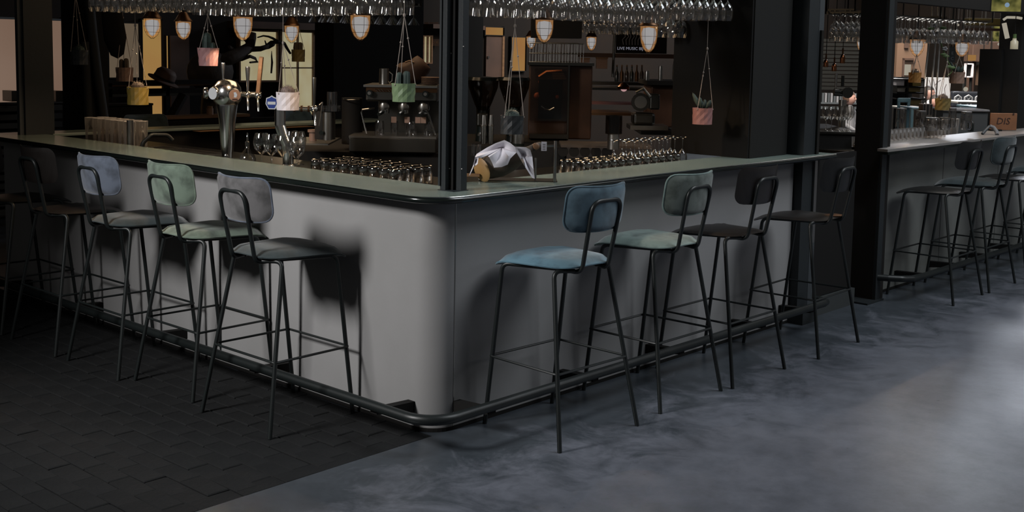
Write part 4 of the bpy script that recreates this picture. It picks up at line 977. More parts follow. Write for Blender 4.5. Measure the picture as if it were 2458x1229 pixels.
# LIVE MUSIC board
lm = At('music_sign', 'black board lettered LIVE MUSIC BIJ DIS hanging deep in the bar', 'sign', 1525, 126, 10.2)
lm.box('board', 1478, 66, 1600, 128, 0, .02, 'dark')
for k, (uu, txt) in enumerate(((1513, 'LIVE MUSIC BIJ DIS'),)):
    text(txt, .036, .001, 'litink', (lm.X(1521), -.002, lm.Z(117)), (1, 0, 0), (0, 0, 1), lm.t)
for k in range(7): lm.tube('chalk_figure', [(1496+k*7, 108, -.002), (1494+k*7+random.uniform(-3, 3), 96, -.002), (1499+k*7+random.uniform(-3, 3), 88, -.002), (1497+k*7, 80, -.002)], .003, 'whiteink')
# letter tiles on the dark wall
for (u, v, ch) in ((1024, 61, 'U'), (1036, 61, 'B'), (1047, 61, 'A'), (1040, 102, 'O'), (1049, 102, 'K')):
    q = At('letter_tile', 'small brown letter tile '+ch+' on the wall left of the corner post', 'letter tile', u, v, (AY(u, v, YB-.05)-CAMP).dot(Fv)); q.box('tile', u-5, v-8, u+5, v+8, 0, .01, 'brownwall'); text(ch, .05, .001, 'wood', (0, -.001, 0), (1, 0, 0), (0, 0, 1), q.t)

# ------------------------------------------------------------------ the back wall: windows, doors, shelves
def wrect(name, u0, v0, u1, v1, m, y=YB-.02, th=.02, par=None, kind=None):
    a = AY(u0, (v0+v1)/2, y); b = AY(u1, (v0+v1)/2, y); um = (u0+u1)/2; z1 = AY(um, v0, y).z; z0 = AY(um, v1, y).z
    o = link(name, B(((a.x, y, z0), (b.x, y+th, z1))), m, par)
    if kind: o['kind'] = kind
    return o
def window(n, u0, v0, u1, v1, m, frame='bronze', bars=(), f=3, hb=()):
    w0 = wrect('window_%d' % n, u0, v0, u1, v1, m, YB-.03, .025, None, 'structure')
    for (a, b, c, d) in ((u0-f, v0-f, u0, v1+f), (u1, v0-f, u1+f, v1+f), (u0, v0-f, u1, v0), (u0, v1, u1, v1+f)): wrect('window_frame', a, b, c, d, frame, YB-.06, .06, w0)
    for u in bars: wrect('mullion', u-1.5, v0, u+1.5, v1, frame, YB-.055, .03, w0)
    for v in hb: wrect('transom', u0, v-1.5, u1, v+1.5, frame, YB-.055, .03, w0)
    return w0
window(1, -60, 47, 152, 245, 'w_tan', 'slat', (), 5)
window(2, 262, 56, 336, 186, 'w_grey', 'dark')
window(3, 344, 48, 391, 284, 'glow_orange', 'dark')  # orange wall panel, its glow replaces lamp light on it
window(4, 401, 86, 407, 284, 'glow_orange', 'dark', (), 2)  # narrow orange panel beside it, glowing in place of lamp light
window(5, 578, 76, 666, 193, 'w_yellow', 'wood', (), 4, ())
window(6, 678, 78, 752, 276, 'w_yellow', 'wood', (716,), 5, (163,))
window(7, 764, 80, 797, 276, 'w_yellow', 'wood', (), 4, (165,))
window(8, 1019, 88, 1036, 150, 'w_yellow', 'wood', (1028,), 3)
window(9, 1166, 66, 1211, 84, 'glow_orange', 'dark', (), 2)  # head of the orange door frame, given the same glow
window(10, 1229, 90, 1264, 170, 'glow_orange', 'dark', (), 2)  # orange panel by the door, given the same glow
q = wrect('door_1', 1167, 86, 1207, 185, 'brownwall', YB-.04, .03, None, 'structure')
wrect('door_frame', 1206, 86, 1211, 185, 'wood', YB-.05, .05, q); wrect('door_handle', 1171, 135, 1175, 140, 'steel', YB-.06, .02, q)
pn = tag(wrect('wall_panel', 410, 86, 455, 285, 'brownwall', YB-.03, .03), 'brown wood panel on the back wall beside the glowing orange panel', 'panel')
pn = tag(wrect('wall_panel', 570, 54, 800, 70, 'brownwall', YB-.2, .2), 'brown pelmet board above the yellow windows', 'panel')
pn = tag(wrect('wall_panel', 1040, 60, 1165, 70, 'brownwall', YB-.2, .2), 'brown beam across the back wall behind the corner post', 'panel')
# louvred wall under the tan window: every slat a part
lv = thing('louvred_screen', 'grey horizontal slat screen under the tan window at far left', 'screen')
v = 254
while v < 505:
    wrect('slat', -60, v, 150, v+13, 'slat', YB-.10, .07, lv); v += 20.5
wrect('floor_strip', -60, 517, 75, 521, 'steelline', YB-.16, .02, lv)
for u, v0, v1 in ((34, 218, 244), (140, 218, 244)):
    q = tag(wrect('storage_box', u-6, v0, u+12, v1, 'darksteel', YB-.3, .2), 'grey box on the ledge of the tan window, '+('left' if u < 100 else 'right')+' of the wide dark post', 'box')
# rails, ledge and chairs behind the far wing
rl = thing('railing', 'dark railing with a warm lit edge behind the far wing', 'railing')
for u_ in (262, 400, 570): p = AY(u_, 200, 6.62); link('post', B(((p.x-.02, 6.6, 0), (p.x+.02, 6.65, p.z))), 'dark', rl)
for v0, v1, m_ in ((192, 203, 'dark'), (203, 206, 'bronze'), (212, 224, 'dark'), (224, 230, 'darksteel')): wrect('rail', 258, v0, 575, v1, m_, 6.6, .05, rl)
q = thing('slanted_brace', 'thick dark brace slanting down to the wooden ledge', 'brace'); link('brace', T([AY(440, 228, 6.4), AY(405, 290, 6.4), AY(370, 345, 6.4)*1.0], .05, 8), 'dark', q); link('foot', T([AY(370, 345, 6.4), Vector((AY(370, 345, 6.4).x, 6.4, 0))], .05, 8), 'dark', q)
ld = thing('wooden_ledge', 'warm wooden ledge running behind the far wing', 'ledge')
link('support', B(((AY(262, 300, 5.95).x, 5.93, 0), (AY(600, 300, 5.95).x, 6.05, AY(400, 284, 5.95).z))), 'dark', ld); wrect('plank', 262, 279, 600, 286, 'wood', 5.9, .2, ld); wrect('dark_front', 262, 286, 800, 340, 'dark', 5.88, .05, ld)
bx = thing('planter_box', 'long black planter box on the wooden ledge', 'box'); wrect('box_body', 262, 252, 366, 280, 'dark', 5.95, .15, bx); wrect('box_rim', 262, 249, 368, 254, 'dark', 5.93, .19, bx)
ht = At('hat', 'brown hat lying tilted on the railing', 'hat', 392, 193, (AY(392, 193, 6.62)-CAMP).dot(Fv)); ht.t.scale = (.72, .72, .72)
b2 = lathe([(0, .17), (.10, .165), (.14, .12), (.15, .02), (.22, .0), (.215, -.015), (0, -.01)], 20); place(b2, Matrix.Rotation(.45, 4, 'Y')); link('hat_body', b2, 'brownwall', ht.t, True)
b2 = lathe([(.152, .02), (.15, .05)], 20, cap=False); place(b2, Matrix.Rotation(.45, 4, 'Y')); link('hat_band', b2, 'dark', ht.t, True)
lf = thing('hanging_leaf', 'big dark leaf shape hanging at the edge of the black column', 'plant'); p = AD(272, 60, 8.6)
b2 = lathe([(0, -.25), (.05, -.22), (.085, -.1), (.08, .05), (.06, .25), (.05, .5)], 12, sy=.25); place(b2, Matrix.Translation(p) @ Matrix.Rotation(YAW-PI/2, 4, 'Z') @ Matrix.Rotation(-.12, 4, 'Y')); link('leaf', b2, 'dark', lf, True)
st = make_stool('dark green velvet stool standing behind the far wing', 'v_slate', 'v_slate'); p = AY(372, 300, 4.85); put(st, p.x, 4.80, PI)
st = make_stool('blue-grey velvet stool behind the far wing before the yellow windows', 'v_blueback', 'v_blueback'); p = AY(728, 290, 4.85); put(st, p.x, 4.80, PI)
# branch
br = thing('dead_branch', 'bare twisted dark branch reaching across the yellow windows', 'branch')
def tw(pts, r): return link('twig', T([AY(a, b, 6.9+.05*math.sin(i*2)) for i, (a, b) in enumerate(pts)], [r*(1-.7*i/len(pts)) for i in range(len(pts))], 7), 'bark', br, True)
tw([(470, 165), (500, 150), (540, 145), (575, 128), (600, 112), (604, 90), (606, 78)], .10)
tw([(575, 128), (600, 118), (625, 117), (640, 112), (652, 102), (668, 100), (682, 104), (690, 118), (697, 128)], .035)
tw([(625, 117), (645, 114), (657, 108), (662, 100)], .02); tw([(668, 100), (655, 92), (645, 88), (632, 86), (618, 90)], .016); tw([(600, 112), (592, 100), (585, 92), (580, 86)], .02)
tw([(545, 145), (580, 142), (600, 135), (612, 140), (618, 148), (600, 150)], .025); tw([(575, 128), (560, 120), (550, 112)], .03); tw([(640, 112), (638, 104), (636, 98)], .012)
q = link('hanging_pod', T([AY(652, 122, 6.9), AY(652, 135, 6.9), AY(653, 150, 6.9), AY(651, 176, 6.9)], [.003, .008, .012, .010], 7), 'bark', br, True)
link('trunk', T([AY(515, 175, 6.9), AY(505, 260, 6.9), Vector((AY(500, 300, 6.9).x, 6.9, 0))], [.11, .10, .09], 10), 'bark', br, True); link('trunk_mass', place(ball(1, 14, 10), Matrix.Translation(AY(505, 172, 6.9)) @ Matrix.Diagonal((.28, .12, .22, 1))), 'bark', br, True)
dc = thing('column', 'wide dark pillar inside the bar right of the yellow windows', 'column'); a = AY(801, 200, 5.4); b = AY(1015, 200, 5.4); link('pillar_face', B(((a.x, 5.4, 0), (b.x, 5.7, 2.9))), 'dark', dc)
dc = thing('column', 'dark pillar behind the coffee grinders beside the corner post', 'column'); a = AY(1122, 200, 6.4); b = AY(1158, 200, 6.4); link('pillar_face', B(((a.x, 6.4, 0), (b.x, 6.7, 2.9))), 'dark', dc)
dc = thing('extractor_box', 'dark hood hanging above the wire basket', 'hood'); a = AD(1335, 78, 8.4); q = B(((-.18, -.1, -.04), (.18, .2, .1))); o = link('hood_body', q, 'dark', dc); dc.location = a; dc.rotation_euler = (0, 0, YAW-PI/2)
for (u0, v0, u1, v1, lab) in ((1393, 141, 1415, 156, 'small cream box behind the orange juicer'), (1432, 140, 1458, 165, 'larger cream carton on the shelf right of the orange juicer')):
    q = At('carton', lab, 'box', (u0+u1)/2, v1, 9.8); q.box('carton_body', u0, v0, u1, v1, 0, .1, 'p_beige', .003); q.box('carton_lid', u0-1, v0-2, u1+1, v0+1, -.005, .105, 'wood')
sh_ = At('wall_shelf', 'long brown wall shelf behind the small caged lamp', 'shelf', 1450, 170, 10.0); sh_.box('board', 1390, 128, 1640, 138, 0, .3, 'brownwall'); sh_.tube('upright', [(1473, 80), (1471, 185)], .012, 'darksteel'); sh_.box('lower_board', 1395, 196, 1560, 204, 0, .3, 'darksteel')
for k in range(6):
    q = At('bottle', 'dark bottle in the row on the long brown wall shelf', 'bottle', 1480+k*12, 196, 9.9, group='bottles on the long wall shelf'); q.cyl('body', 1480+k*12, 160, 196, 10, ('edge', 'bronze', 'smoke')[k % 3], 0, [(1, 0), (1, .55), (.4, .75), (.35, 1)]); q.cyl('cap', 1480+k*12, 156, 160, 4, 'wood', 0)

# ------------------------------------------------------------------ second bar: everything on and behind it
Z2 = 1.04
pts = [(4.72+.074*i, .24+.08*j, 1.101-.06) for i in range(16) for j in range(2)]
row(g_tumb2, 'tumbler', [(a, b-.12, 1.1) for a, b, c_ in pts if b-.12 < .16]+[(a, b, Z2) for a, b, c_ in pts if b > .25], 'clear tumbler in the rows on the second bar', 'glass', 'tumblers lined up on the second bar', False)
pts = [(6.0+.09*i, .30+.1*(i % 2), Z2) for i in range(7)]
row(g_high, 'highball_glass', pts, 'tall clear glass behind the tumblers on the second bar', 'glass', 'tall glasses on the second bar', False, 1.15)
for u, v in ((1982, 315), (1995, 315), (2012, 316), (2024, 316), (2033, 315), (2038, 316)):
    p = AD(u, v, 8.9); gl(g_wine, 'wine_glass', p, 'wine glass standing upright in view through the gangway', 'glass', 'upright wine glasses seen through the gangway', False, .95)
gs = At('glass_shelf', 'black shelf block carrying the upright wine glasses in the gangway', 'shelf', 2010, 322, 8.95); gs.box('shelf_top', 1960, 315, 2064, 320, -.1, .95, 'darksteel'); gs.box('shelf_front', 1960, 320, 2064, 370, -.09, .4, 'dark'); link('shelf_leg', B(((gs.X(1964), -.05, -gs.p.z), (gs.X(2060), .38, gs.Z(366)))), 'dark', gs.t); gs.box('upper_ledge', 1960, 288, 2062, 291, .3, .5, 'steel')
tt = At('beer_tower', 'dark beer tower with round badge seen through the gangway', 'beer tap', 2022, 300, 9.6); tt.cyl('column', 2020, 240, 316, 18, 'steel', 0); tt.tube('cross_arm', [(1998, 222), (2040, 224)], .03, 'edge', 0, 10); tt.disc('badge', 2026, 222, 26, 'darksteel', -.05, .02); tt.cyl('handle', 2018, 182, 208, 8, 'edge', 0); tt.cyl('side_handle', 2002, 176, 214, 7, 'steel', 0, [(.6, 0), (1, 1)])
for u, v0, v1, lab in ((1982, 143, 161, 'leftmost'), (2002, 152, 171, 'lowest'), (2022, 130, 152, 'rightmost')):
    q = At('copper_pendant', lab+' of the three small copper pendant shades in the gangway view', 'lamp', u, v1, 11.5); q.cyl('shade', u, v0, v1, 12, 'copper', 0, [(1, 0), (1, .6), (.7, .9), (.3, 1)]); q.cyl('neck', u, v0-14, v0, 4, 'bronze', 0); hang(q, [u], v0-14)
sw = At('slatted_wall', 'dark horizontal slat wall behind the copper pendants', 'wall panel', 2030, 235, 19.2)
for k in range(13): sw.box('slat', 1960, 95+k*9.5, 2080, 102+k*9.5, 0, .05, 'slatdark')
M_rows = At('menu_rack', 'rack of upright pale folders behind the beer tower in the gangway', 'rack', 2015, 262, 18.6); M_rows.box('rack_board', 1962, 246, 2064, 250, 0, .2, 'slat'); M_rows.box('rack_board', 1962, 256, 2064, 262, 0, .2, 'slat')
stand(M_rows, (1964, 2060), 262)
for k in range(14): M_rows.box('folder', 1966+k*7, 224, 1970.5+k*7, 246, .02, .1, ('greyfab', 'slat')[k % 2])
stand(sw, (1965, 2075), 215, 'slatdark'); sw.box('frame_post', 1960, 95, 1964, 222, .05, .08, 'slatdark'); sw.box('frame_post', 2074, 95, 2078, 222, .05, .08, 'slatdark')
# round mirrors/wood wall region seen over the second bar
fw = At('wooden_partition', 'brown wooden partition with a lit opening behind the second bar', 'partition', 2187, 186, 15.0); fw.box('board', 2150, 88, 2222, 186, 0, .1, 'woodlit'); fw.box('lit_opening', 2168, 155, 2184, 181, -.02, 0, 'w_bright'); fw.box('opening_frame', 2164, 140, 2168, 184, -.03, 0, 'brownwall'); fw.box('opening_frame', 2164, 140, 2190, 145, -.03, 0, 'brownwall'); stand(fw, (2154, 2218), 185, 'dark', .03); fw.box('dark_picture', 2166, 96, 2176, 116, -.02, 0, 'brownwall')
ds = At('display_shelves', 'dark shelf stack with pale boxes left behind the second bar', 'shelving', 2185, 275, 13.0)
for v in (190, 208, 222, 236, 255): ds.box('shelf', 2150, v, 2215, v+3, 0, .4, 'dark')
ds.box('upright', 2174, 190, 2178, 262, 0, .05, 'dark'); stand(ds, (2152, 2212), 257); ds.box('back_board', 2150, 187, 2216, 262, .4, .42, 'slat')
for u0, v0, u1, v1, m_, lab in ((2153, 190, 2172, 206, 'cloth', 'white box on the top shelf'), (2192, 200, 2212, 207, 'p_yellow', 'yellow tray beside the white box'), (2155, 212, 2174, 221, 'white', 'white parcel on the second shelf'), (2180, 212, 2210, 221, 'p_olive', 'olive box on the second shelf'), (2182, 240, 2212, 253, 'p_olive', 'olive crate on the bottom shelf')):
    q = At('storage_box', lab+' behind the second bar', 'box', (u0+u1)/2, v1, 13.0); q.box('box_body', u0, v0, u1, v1, .02, .3, m_, .004); q.box('box_lid', u0-.6, v0-1, u1+.6, v0+1, .015, .31, m_)
pc_ = At('picture_board', 'white board with fine dark branch drawing behind the second bar', 'picture', 2249, 232, 18.9); pc_.box('board', 2217, 186, 2280, 236, 0, .04, 'board'); stand(pc_, (2222, 2276), 235)
for pts in (((2238, 190), (2242, 205), (2248, 222)), ((2242, 205), (2250, 196), (2256, 192)), ((2268, 226), (2266, 212), (2270, 202)), ((2228, 192), (2232, 204), (2230, 214))): pc_.tube('drawn_twig', [(a, b, -.003) for a, b in pts], .004, 'ink')
bn = At('bench', 'black bench back with pale wire chairs in front, behind the second bar', 'bench', 2322, 262, 15.0); bn.box('bench_back', 2284, 220, 2364, 258, 0, .1, 'navy', .02); bn.box('bench_seat', 2284, 258, 2364, 266, -.4, 0, 'navy'); stand(bn, (2288, 2360), 264, y=-.1)
for k, (u, s_) in enumerate(((2298, .8), (2323, .95), (2348, .8))):
    q = At('wire_chair', ('left', 'middle', 'right')[k]+' white wire chair in front of the black bench', 'chair', u, 262, 14.0)
    q.tube('back_hoop', [(u-9*s_, 244), (u-9*s_, 234), (u, 229), (u+9*s_, 234), (u+9*s_, 244)], .012, 'board'); q.tube('seat_ring', [(u-9, 244, -.2), (u+9, 244, -.2), (u+9, 244, 0), (u-9, 244, 0), (u-9, 244, -.2)], .01, 'board')
    for du in (-8, 8): link('leg', T([(q.X(u+du), -.2, q.Z(244)), (q.X(u+du*1.2), -.25, -q.p.z)], .008, 6), 'board', q.t)
    q.tube('lattice', [(u-6, 232), (u+4, 244)], .008, 'board'); q.tube('lattice', [(u+6, 232), (u-4, 244)], .008, 'board')
for (u, v, w2, dep, lab) in ((2315, 244, 70, 13.2, 'oblong white table before the black bench'), (2345, 256, 54, 11.8, 'pale blue table right of the olive hanging pot'), (2180, 258, 60, 12.4, 'white table left behind the second bar')):
    q = At('table', lab, 'table', u, v, dep); q.box('tabletop', u-w2/2, v-2, u+w2/2, v+3, -.25, .25, 'lblue' if 'blue' in lab else 'white', .004); stand(q, [u], v, 'white', .03, 0)
for (u, v, lab, m_) in ((2170, 240, 'light blue plastic chair behind the second bar, at left', 'lblue'), (2350, 268, 'light blue plastic chair beside the orange sign', 'lblue')):
    q = At('plastic_chair', lab, 'chair', u, v+22, 11.5); q.box('backrest', u-16, v-5, u+16, v+6, 0, .03, m_, .012); q.box('seat', u-14, v+14, u+14, v+17, -.4, 0, m_, .01)
    for du in (-12, 12):
        link('leg', T([(q.X(u+du), .015, q.Z(v)), (q.X(u+du), .04, -q.p.z)], .015, 6), m_, q.t); link('leg', T([(q.X(u+du), -.38, q.Z(v+16)), (q.X(u+du), -.42, -q.p.z)], .015, 6), m_, q.t)
ct_ = At('service_counter', 'grey counter block with clear bins right behind the second bar', 'counter', 2300, 300, 10.6); ct_.box('counter_top', 2262, 262, 2375, 268, 0, .4, 'greyfab', .01); link('counter_front', B(((ct_.X(2264), .02, -ct_.p.z), (ct_.X(2372), .4, ct_.Z(268)))), 'slat', ct_.t)
for u, v0, v1, w2, lab in ((2160, 262, 305, 22, 'clear storage jar left of the wooden box'), (2210, 268, 300, 24, 'clear jar right of the wooden box'), (2235, 284, 308, 34, 'wide glass bowl jar under the magenta shirt'), (2268, 284, 306, 28, 'wide glass jar right of the magenta shirt'), (2285, 262, 300, 18, 'tall clear blender jar behind the second bar'), (2318, 270, 306, 26, 'large clear pitcher near the orange sign')):
    q = At('glass_jar', lab, 'jar', u, v1, 9.2); v1 += 6; q.cyl('jar_body', u, v0, v1, w2, 'glass2', 0, [(.8, 0), (1, .15), (1, .85), (.9, 1)]); q.cyl('jar_rim', u, v0-2, v0+1, w2*.95, 'steel', 0)
q = At('wooden_box', 'upright dark striped wooden box among the jars of the second bar', 'box', 2226, 276, 9.5); q.box('box_body', 2214, 250, 2238, 304, 0, .1, 'bark', .003)
for k in range(3): q.box('stripe', 2217+k*8, 251, 2220+k*8, 275, -.003, 0, 'dark')
for u, lab in ((2330, 'black pump bottle beside the orange sign'),):
    q = At('pump_bottle', lab, 'bottle', u, 315, 9.4); q.cyl('body', u, 288, 315, 14, 'edge', 0, [(1, 0), (1, .7), (.4, 1)]); q.tube('spout', [(u, 288), (u, 280), (u-8, 280)], .006, 'edge')
sg = At('dis_sign', 'orange-brown wooden sign lettered DIS standing on the second counter', 'sign', 2410, 312, (AY(2410, 312, .05)-CAMP).dot(Fv)); sg.t.location.z = 1.1; sg.v = 313
sg.box('board', 2376, 270, 2440, 311, 0, .02, 'signwood', .004); text('DIS', .085, .001, 'ink', (sg.X(2407), -.0015, sg.Z(290)), (1, 0, 0), (.14, 0, 1), sg.t); sg.disc('peg', 2430, 272, 4, 'ink', -.002, .004); sg.box('foot', 2376, 309, 2402, 313, -.03, .05, 'dark')
fs = At('folded_stand', 'bent grey metal loop lying on the second counter before the orange sign', 'stand', 2376, 326, (AY(2376, 326, -.05)-CAMP).dot(Fv)); fs.t.location.z = 1.1; fs.v = 326
fs.tube('left_arm', [(2352, 324, -.05), (2362, 316, -.02), (2374, 306, 0)], .012, 'slat', 0, 8); fs.tube('right_arm', [(2374, 306, 0), (2384, 309, 0), (2388, 318, -.03), (2386, 325, -.06)], .016, 'greyfab', 0, 8)
# steel uprights, vine and orchids
vs_ = At('steel_uprights', 'group of pale vertical steel tubes with a climbing plant on the second bar', 'stand', 2240, 186, 9.9)
for u0, u1 in ((2229, 2220), (2243, 2238), (2251, 2250)): vs_.tube('tube', [(u0, 45), (u1, 190)], .008, 'white', 0, 8)
stand(vs_, (2226, 2238, 2250), 186, 'steel', .006, 0); hang(vs_, (2229, 2243, 2251), 45, 'steelline', .006, 7.5)
vs_.tube('cross_wire', [(2222, 93), (2262, 93)], .005, 'steelline')
pl_ = At('climbing_plant', 'climbing plant with white flowers and bright leaves on steel tubes', 'plant', 2262, 150, 9.8)
pl_.tube('vine', [(2252, 95), (2262, 118), (2270, 140), (2282, 158), (2286, 172), (2276, 182)], .005, 'plant'); 
for u, v, r in ((2236, 62, 8), (2242, 78, 9), (2246, 98, 8), (2266, 117, 8)):
    b2 = bmesh.new()
    for k in range(5):
        a = k*2*PI/5; ball(r*.5*pl_.k, 8, 6, sz=.5, off=(pl_.X(u)+r*.5*pl_.k*math.cos(a), 0, pl_.Z(v)+r*.45*pl_.k*math.sin(a)), bm=b2)
    link('flower', b2, 'board', pl_.t, True)
for u, v in ((2262, 131), (2268, 135), (2258, 68), (2276, 160), (2228, 70), (2284, 162)):
    b2 = ball(6*pl_.k, 8, 6, sx=1.4, sy=.3, sz=.6, off=(pl_.X(u), -.02, pl_.Z(v))); link('leaf', b2, 'plant', pl_.t, True)
# high dark room beyond, window with foliage, hanging bright loop
def xr(name, u0, v0, u1, v1, m, x=XR-.05, th=.04, par=None, kind=None):
    um, vm = (u0+u1)/2, (v0+v1)/2; y1 = AX(u0, vm, x).y; y0 = AX(u1, vm, x).y; z1 = AX(um, v0, x).z; z0 = AX(um, v1, x).z
    o = link(name, B(((x, y0, z0), (x+th, y1, z1))), m, par)
    if kind: o['kind'] = kind
    return o
w11 = xr('window_11', 2380, 62, 2452, 100, 'w_green', kind='structure'); xr('window_frame', 2378, 60, 2454, 63, 'dark', XR-.08, .03, w11)
fb = thing('foliage_screen', 'sunlit foliage window high over the second bar at the top right corner', 'window'); p = AD(2415, 12, 9.0)
fb.location = p; fb.rotation_euler = (0, 0, YAW-PI/2); link('pane', B(((-.115, 0, -.05), (.115, .01, .06))), 'w_green', fb); link('hanging_rod', T([(-.1, 0, .05), (-.1, 0, 7.5-p.z)], .004, 5), 'dark', fb); link('frame', B(((-.12, -.005, -.056), (.12, .0, -.05)), ((-.122, -.005, -.056), (-.115, 0, .06))), 'dark', fb); link('bulb', ball(.018, 10, 8, off=(.0, -.02, .0)), 'bulb', fb)
gb = At('green_beam', 'pale green beam crossing behind the glasses at top right', 'beam', 2385, 62, 11.0); gb.box('beam_body', 2325, 44, 2445, 62, 0, .15, 'p_olive', .01); hang(gb, (2335, 2440), 50, 'dark', .01); gb.box('rear_beam', 2325, 68, 2450, 74, 0, .1, 'brownwall')
nl = At('light_loop', 'bright bent light strip hanging at the top right edge', 'lamp', 2430, 60, 10.6); nl.tube('strip', [(2408, 48), (2416, 42), (2440, 42), (2452, 44)], .012, 'w_bright', 0, 8); hang(nl, (2416, 2440), 42); nl.tube('strip', [(2410, 56), (2420, 92)], .022, 'w_bright', 0, 8)
bl_ = At('lit_bottle', 'pale lit bottle shape left of the right black post', 'bottle', 2434, 118, 10.4); bl_.cyl('body', 2434, 92, 118, 18, 'glowbottle', 0, [(1, 0), (1, .7), (.5, .85), (.5, 1)]); bl_.cyl('cap', 2434, 82, 92, 8, 'plant', 0); hang(bl_, (2434,), 84)
dk = At('dark_cupboard', 'tall dark cupboard with bright bokeh lamps in its window', 'cupboard', 2362, 205, 15.5); dk.box('body', 2330, 100, 2398, 150, 0, .3, 'brownwall', .01); link('side_board', B(((dk.X(2392), .02, -dk.p.z), (dk.X(2398), .3, dk.Z(150)))), 'brownwall', dk.t); link('side_board', B(((dk.X(2340), .1, -dk.p.z), (dk.X(2345), .3, dk.Z(150)))), 'brownwall', dk.t); dk.box('lit_window', 2348, 158, 2384, 205, .05, .1, 'woodlit'); dk.box('frame', 2340, 150, 2396, 156, -.02, .1, 'dark'); dk.box('frame', 2388, 156, 2396, 205, -.02, .1, 'brownwall')
for u, v, r in ((2358, 166, 12), (2357, 181, 12), (2376, 172, 9), (2377, 190, 9), (2358, 197, 12), (2373, 200, 8), (2318, 214, 11), (2300, 60, 5), (2318, 104, 5), (2398, 106, 7), (2354, 98, 4)):
    q = At('globe_lamp', 'small bright globe lamp far behind the second bar', 'lamp', u, v, 15.2, group='globe lamps far behind the second bar'); link('globe', ball(r*q.k/2, 12, 8), 'w_bright', q.t, True); hang(q, [u], v-r*.45, 'dark', .004); link('cap', lathe([(r*q.k*.2, r*q.k*.45), (r*q.k*.15, r*q.k*.6)], 8), 'bronze', q.t)
fm = At('lit_doorframe', 'small lit white-framed doorway behind the beige hanging pot', 'doorway', 2325, 186, 15.4)
for a, b, c_, d in ((2316, 152, 2320, 186), (2332, 152, 2336, 186), (2316, 152, 2336, 155), (2316, 183, 2336, 186)): fm.box('frame', a, b, c_, d, 0, .05, 'p_white')
stand(fm, (2318, 2334), 185, 'dark'); fm.box('inner_dark', 2320, 155, 2332, 183, .04, .06, 'dark'); fm.box('warm_sign', 2322, 132, 2340, 146, 0, .05, 'glow_orange')
cl_ = At('beige_pillar', 'round beige pillar beside the right black post', 'column', 2384, 262, 12.0); cl_.cyl('shaft', 2384, 205, 262, 28, 'p_beige', 0); cl_.cyl('band', 2384, 246, 252, 30, 'white', 0); link('base', lathe([(.055, -cl_.p.z), (.055, 0)], 14), 'p_beige', cl_.t)
mn = At('menu_board', 'narrow dark menu board with pale letters behind the climbing plant', 'sign', 2285, 150, 12.0); mn.box('board', 2278, 112, 2292, 150, 0, .02, 'slat'); hang(mn, (2281, 2289), 113)
text('E', .045, .001, 'whiteink', (mn.X(2285), -.002, mn.Z(128)), (1, 0, 0), (0, 0, 1), mn.t); text('C', .045, .001, 'whiteink', (mn.X(2285), -.002, mn.Z(141)), (1, 0, 0), (0, 0, 1), mn.t)

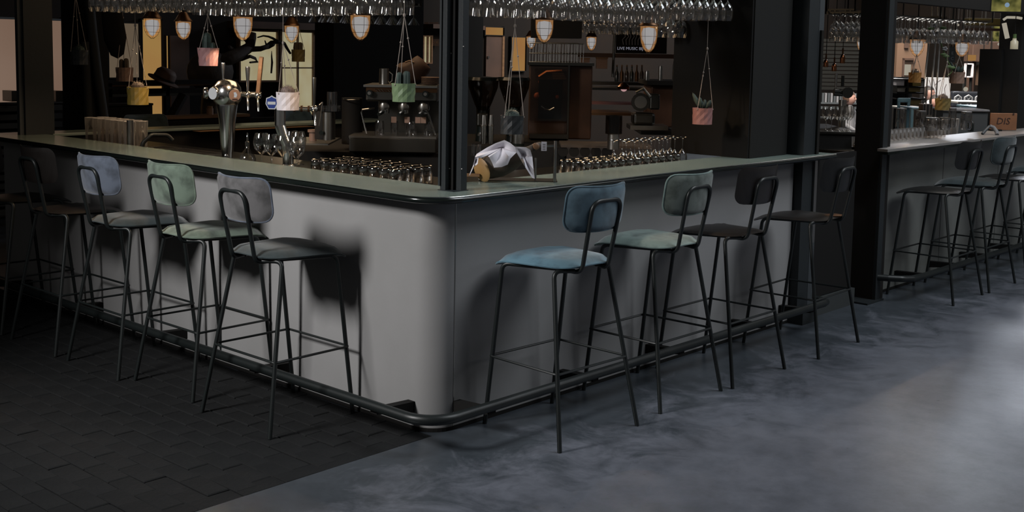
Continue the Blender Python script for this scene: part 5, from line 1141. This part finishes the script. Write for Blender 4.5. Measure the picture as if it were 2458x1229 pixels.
# ------------------------------------------------------------------ people sitting far behind the second bar
def person(label, u, v, dep, head_px, shirt, face, hair='hair', prof=0):
    q = At('person', label, 'person', u, v, dep); k = q.k; hh = head_px*k; s = hh/.24
    t = q.t; t.rotation_euler = (0, 0, YAW-PI/2+face)
    # torso, neck, arms and thighs grown as one skin
    sk = [(0, 0, -.62), (0, 0, -.45), (0, .0, -.28), (0, -.01, -.17), (0, -.015, -.11), (-.17, 0, -.22), (-.22, -.02, -.45), (-.18, -.20, -.55), (.17, 0, -.22), (.22, -.02, -.45), (.18, -.20, -.55), (-.1, -.05, -.66), (-.11, -.42, -.66), (-.11, -.42, -1.05), (.1, -.05, -.66), (.11, -.42, -.66), (.11, -.42, -1.05)]
    ed = [(0, 1), (1, 2), (2, 3), (3, 4), (2, 5), (5, 6), (6, 7), (2, 8), (8, 9), (9, 10), (0, 11), (11, 12), (12, 13), (0, 14), (14, 15), (15, 16)]
    rd = [.13, .12, .13, .05, .05, .06, .042, .032, .06, .042, .032, .085, .065, .045, .085, .065, .045]
    me = bpy.data.meshes.new('body'); me.from_pydata([(a*s, b*s, c*s) for a, b, c in sk], ed, []); o = bpy.data.objects.new('body', me); COL.objects.link(o); o.parent = t
    mo = o.modifiers.new('s', 'SKIN')
    for i, r in enumerate(rd): me.skin_vertices[0].data[i].radius = (r*s, r*s*.85)
    me.skin_vertices[0].data[0].use_root = True
    o.modifiers.new('u', 'SUBSURF').levels = 1; me.materials.append(M[shirt])
    b2 = ball(.115*s, 18, 14, sx=.78, sy=.92, sz=1.05)
    for vt in b2.verts:
        c = vt.co
        if c.z < 0: c.x *= 1+c.z/(.5*s)*.9; c.y = c.y*(1+c.z/(.6*s)*.5)-.004
    ball(.014*s, 8, 6, sz=1.5, off=(0, -.108*s, -.012*s), bm=b2)
    for sx in (-1, 1): ball(.02*s, 8, 6, sx=.5, sz=1.5, off=(sx*.088*s, .005, 0), bm=b2)
    hd = link('head', b2, 'skin', t, True)
    for sx in (-1, 1): link('eye', ball(.010*s, 8, 6, off=(sx*.033*s, -.096*s, .012*s)), 'dark', hd)
    link('mouth', ball(.018*s, 8, 6, sx=1, sy=.4, sz=.25, off=(0, -.092*s, -.055*s)), 'p_rose', hd)
    b3 = ball(.122*s, 18, 14, sx=.82, sy=.95, sz=1.04, off=(0, .012*s, .012*s)); dele = [vt for vt in b3.verts if (vt.co.y < -.035*s and vt.co.z < .062*s) or vt.co.z < -.06*s]
    bmesh.ops.delete(b3, geom=dele, context='VERTS'); link('hair', b3, hair, t, True)
    return t
M['hairbrown'] = mat('brown_hair', (.075, .04, .025), .6)
person('young man with short brown hair and pale top, seen in profile behind the gangway', 2040, 236, 17.5, 33, 'greyfab', -.9 if False else .9, 'hairbrown')
person('child with dark hair in a magenta top leaning over the table', 2245, 245, 16.6, 32, 'magenta', 0)
person('dark-haired child in pale top behind the one in magenta', 2230, 224, 17.8, 32, 'board', .7)
for nm, u, v, dep in (('young man', 2040, 236, 17.5), ('child in magenta', 2245, 245, 16.6), ('child in pale top', 2230, 224, 17.8)):
    p = AD(u, v, dep); sc_ = (33 if 'man' in nm else 32)*dep/PF/.24; zt = p.z-.75*sc_
    c = thing('stool', 'plain low stool under the '+nm+' behind the second bar', 'stool', (p.x, p.y, 0))
    link('seat', lathe([(.17, zt-.03), (.17, zt), (.0, zt)], 18), 'dark', c)
    for k in range(4):
        a = PI/4+k*PI/2; link('leg', T([(.13*math.cos(a), .13*math.sin(a), zt-.03), (.17*math.cos(a), .17*math.sin(a), 0)], .012, 6), 'dark', c)
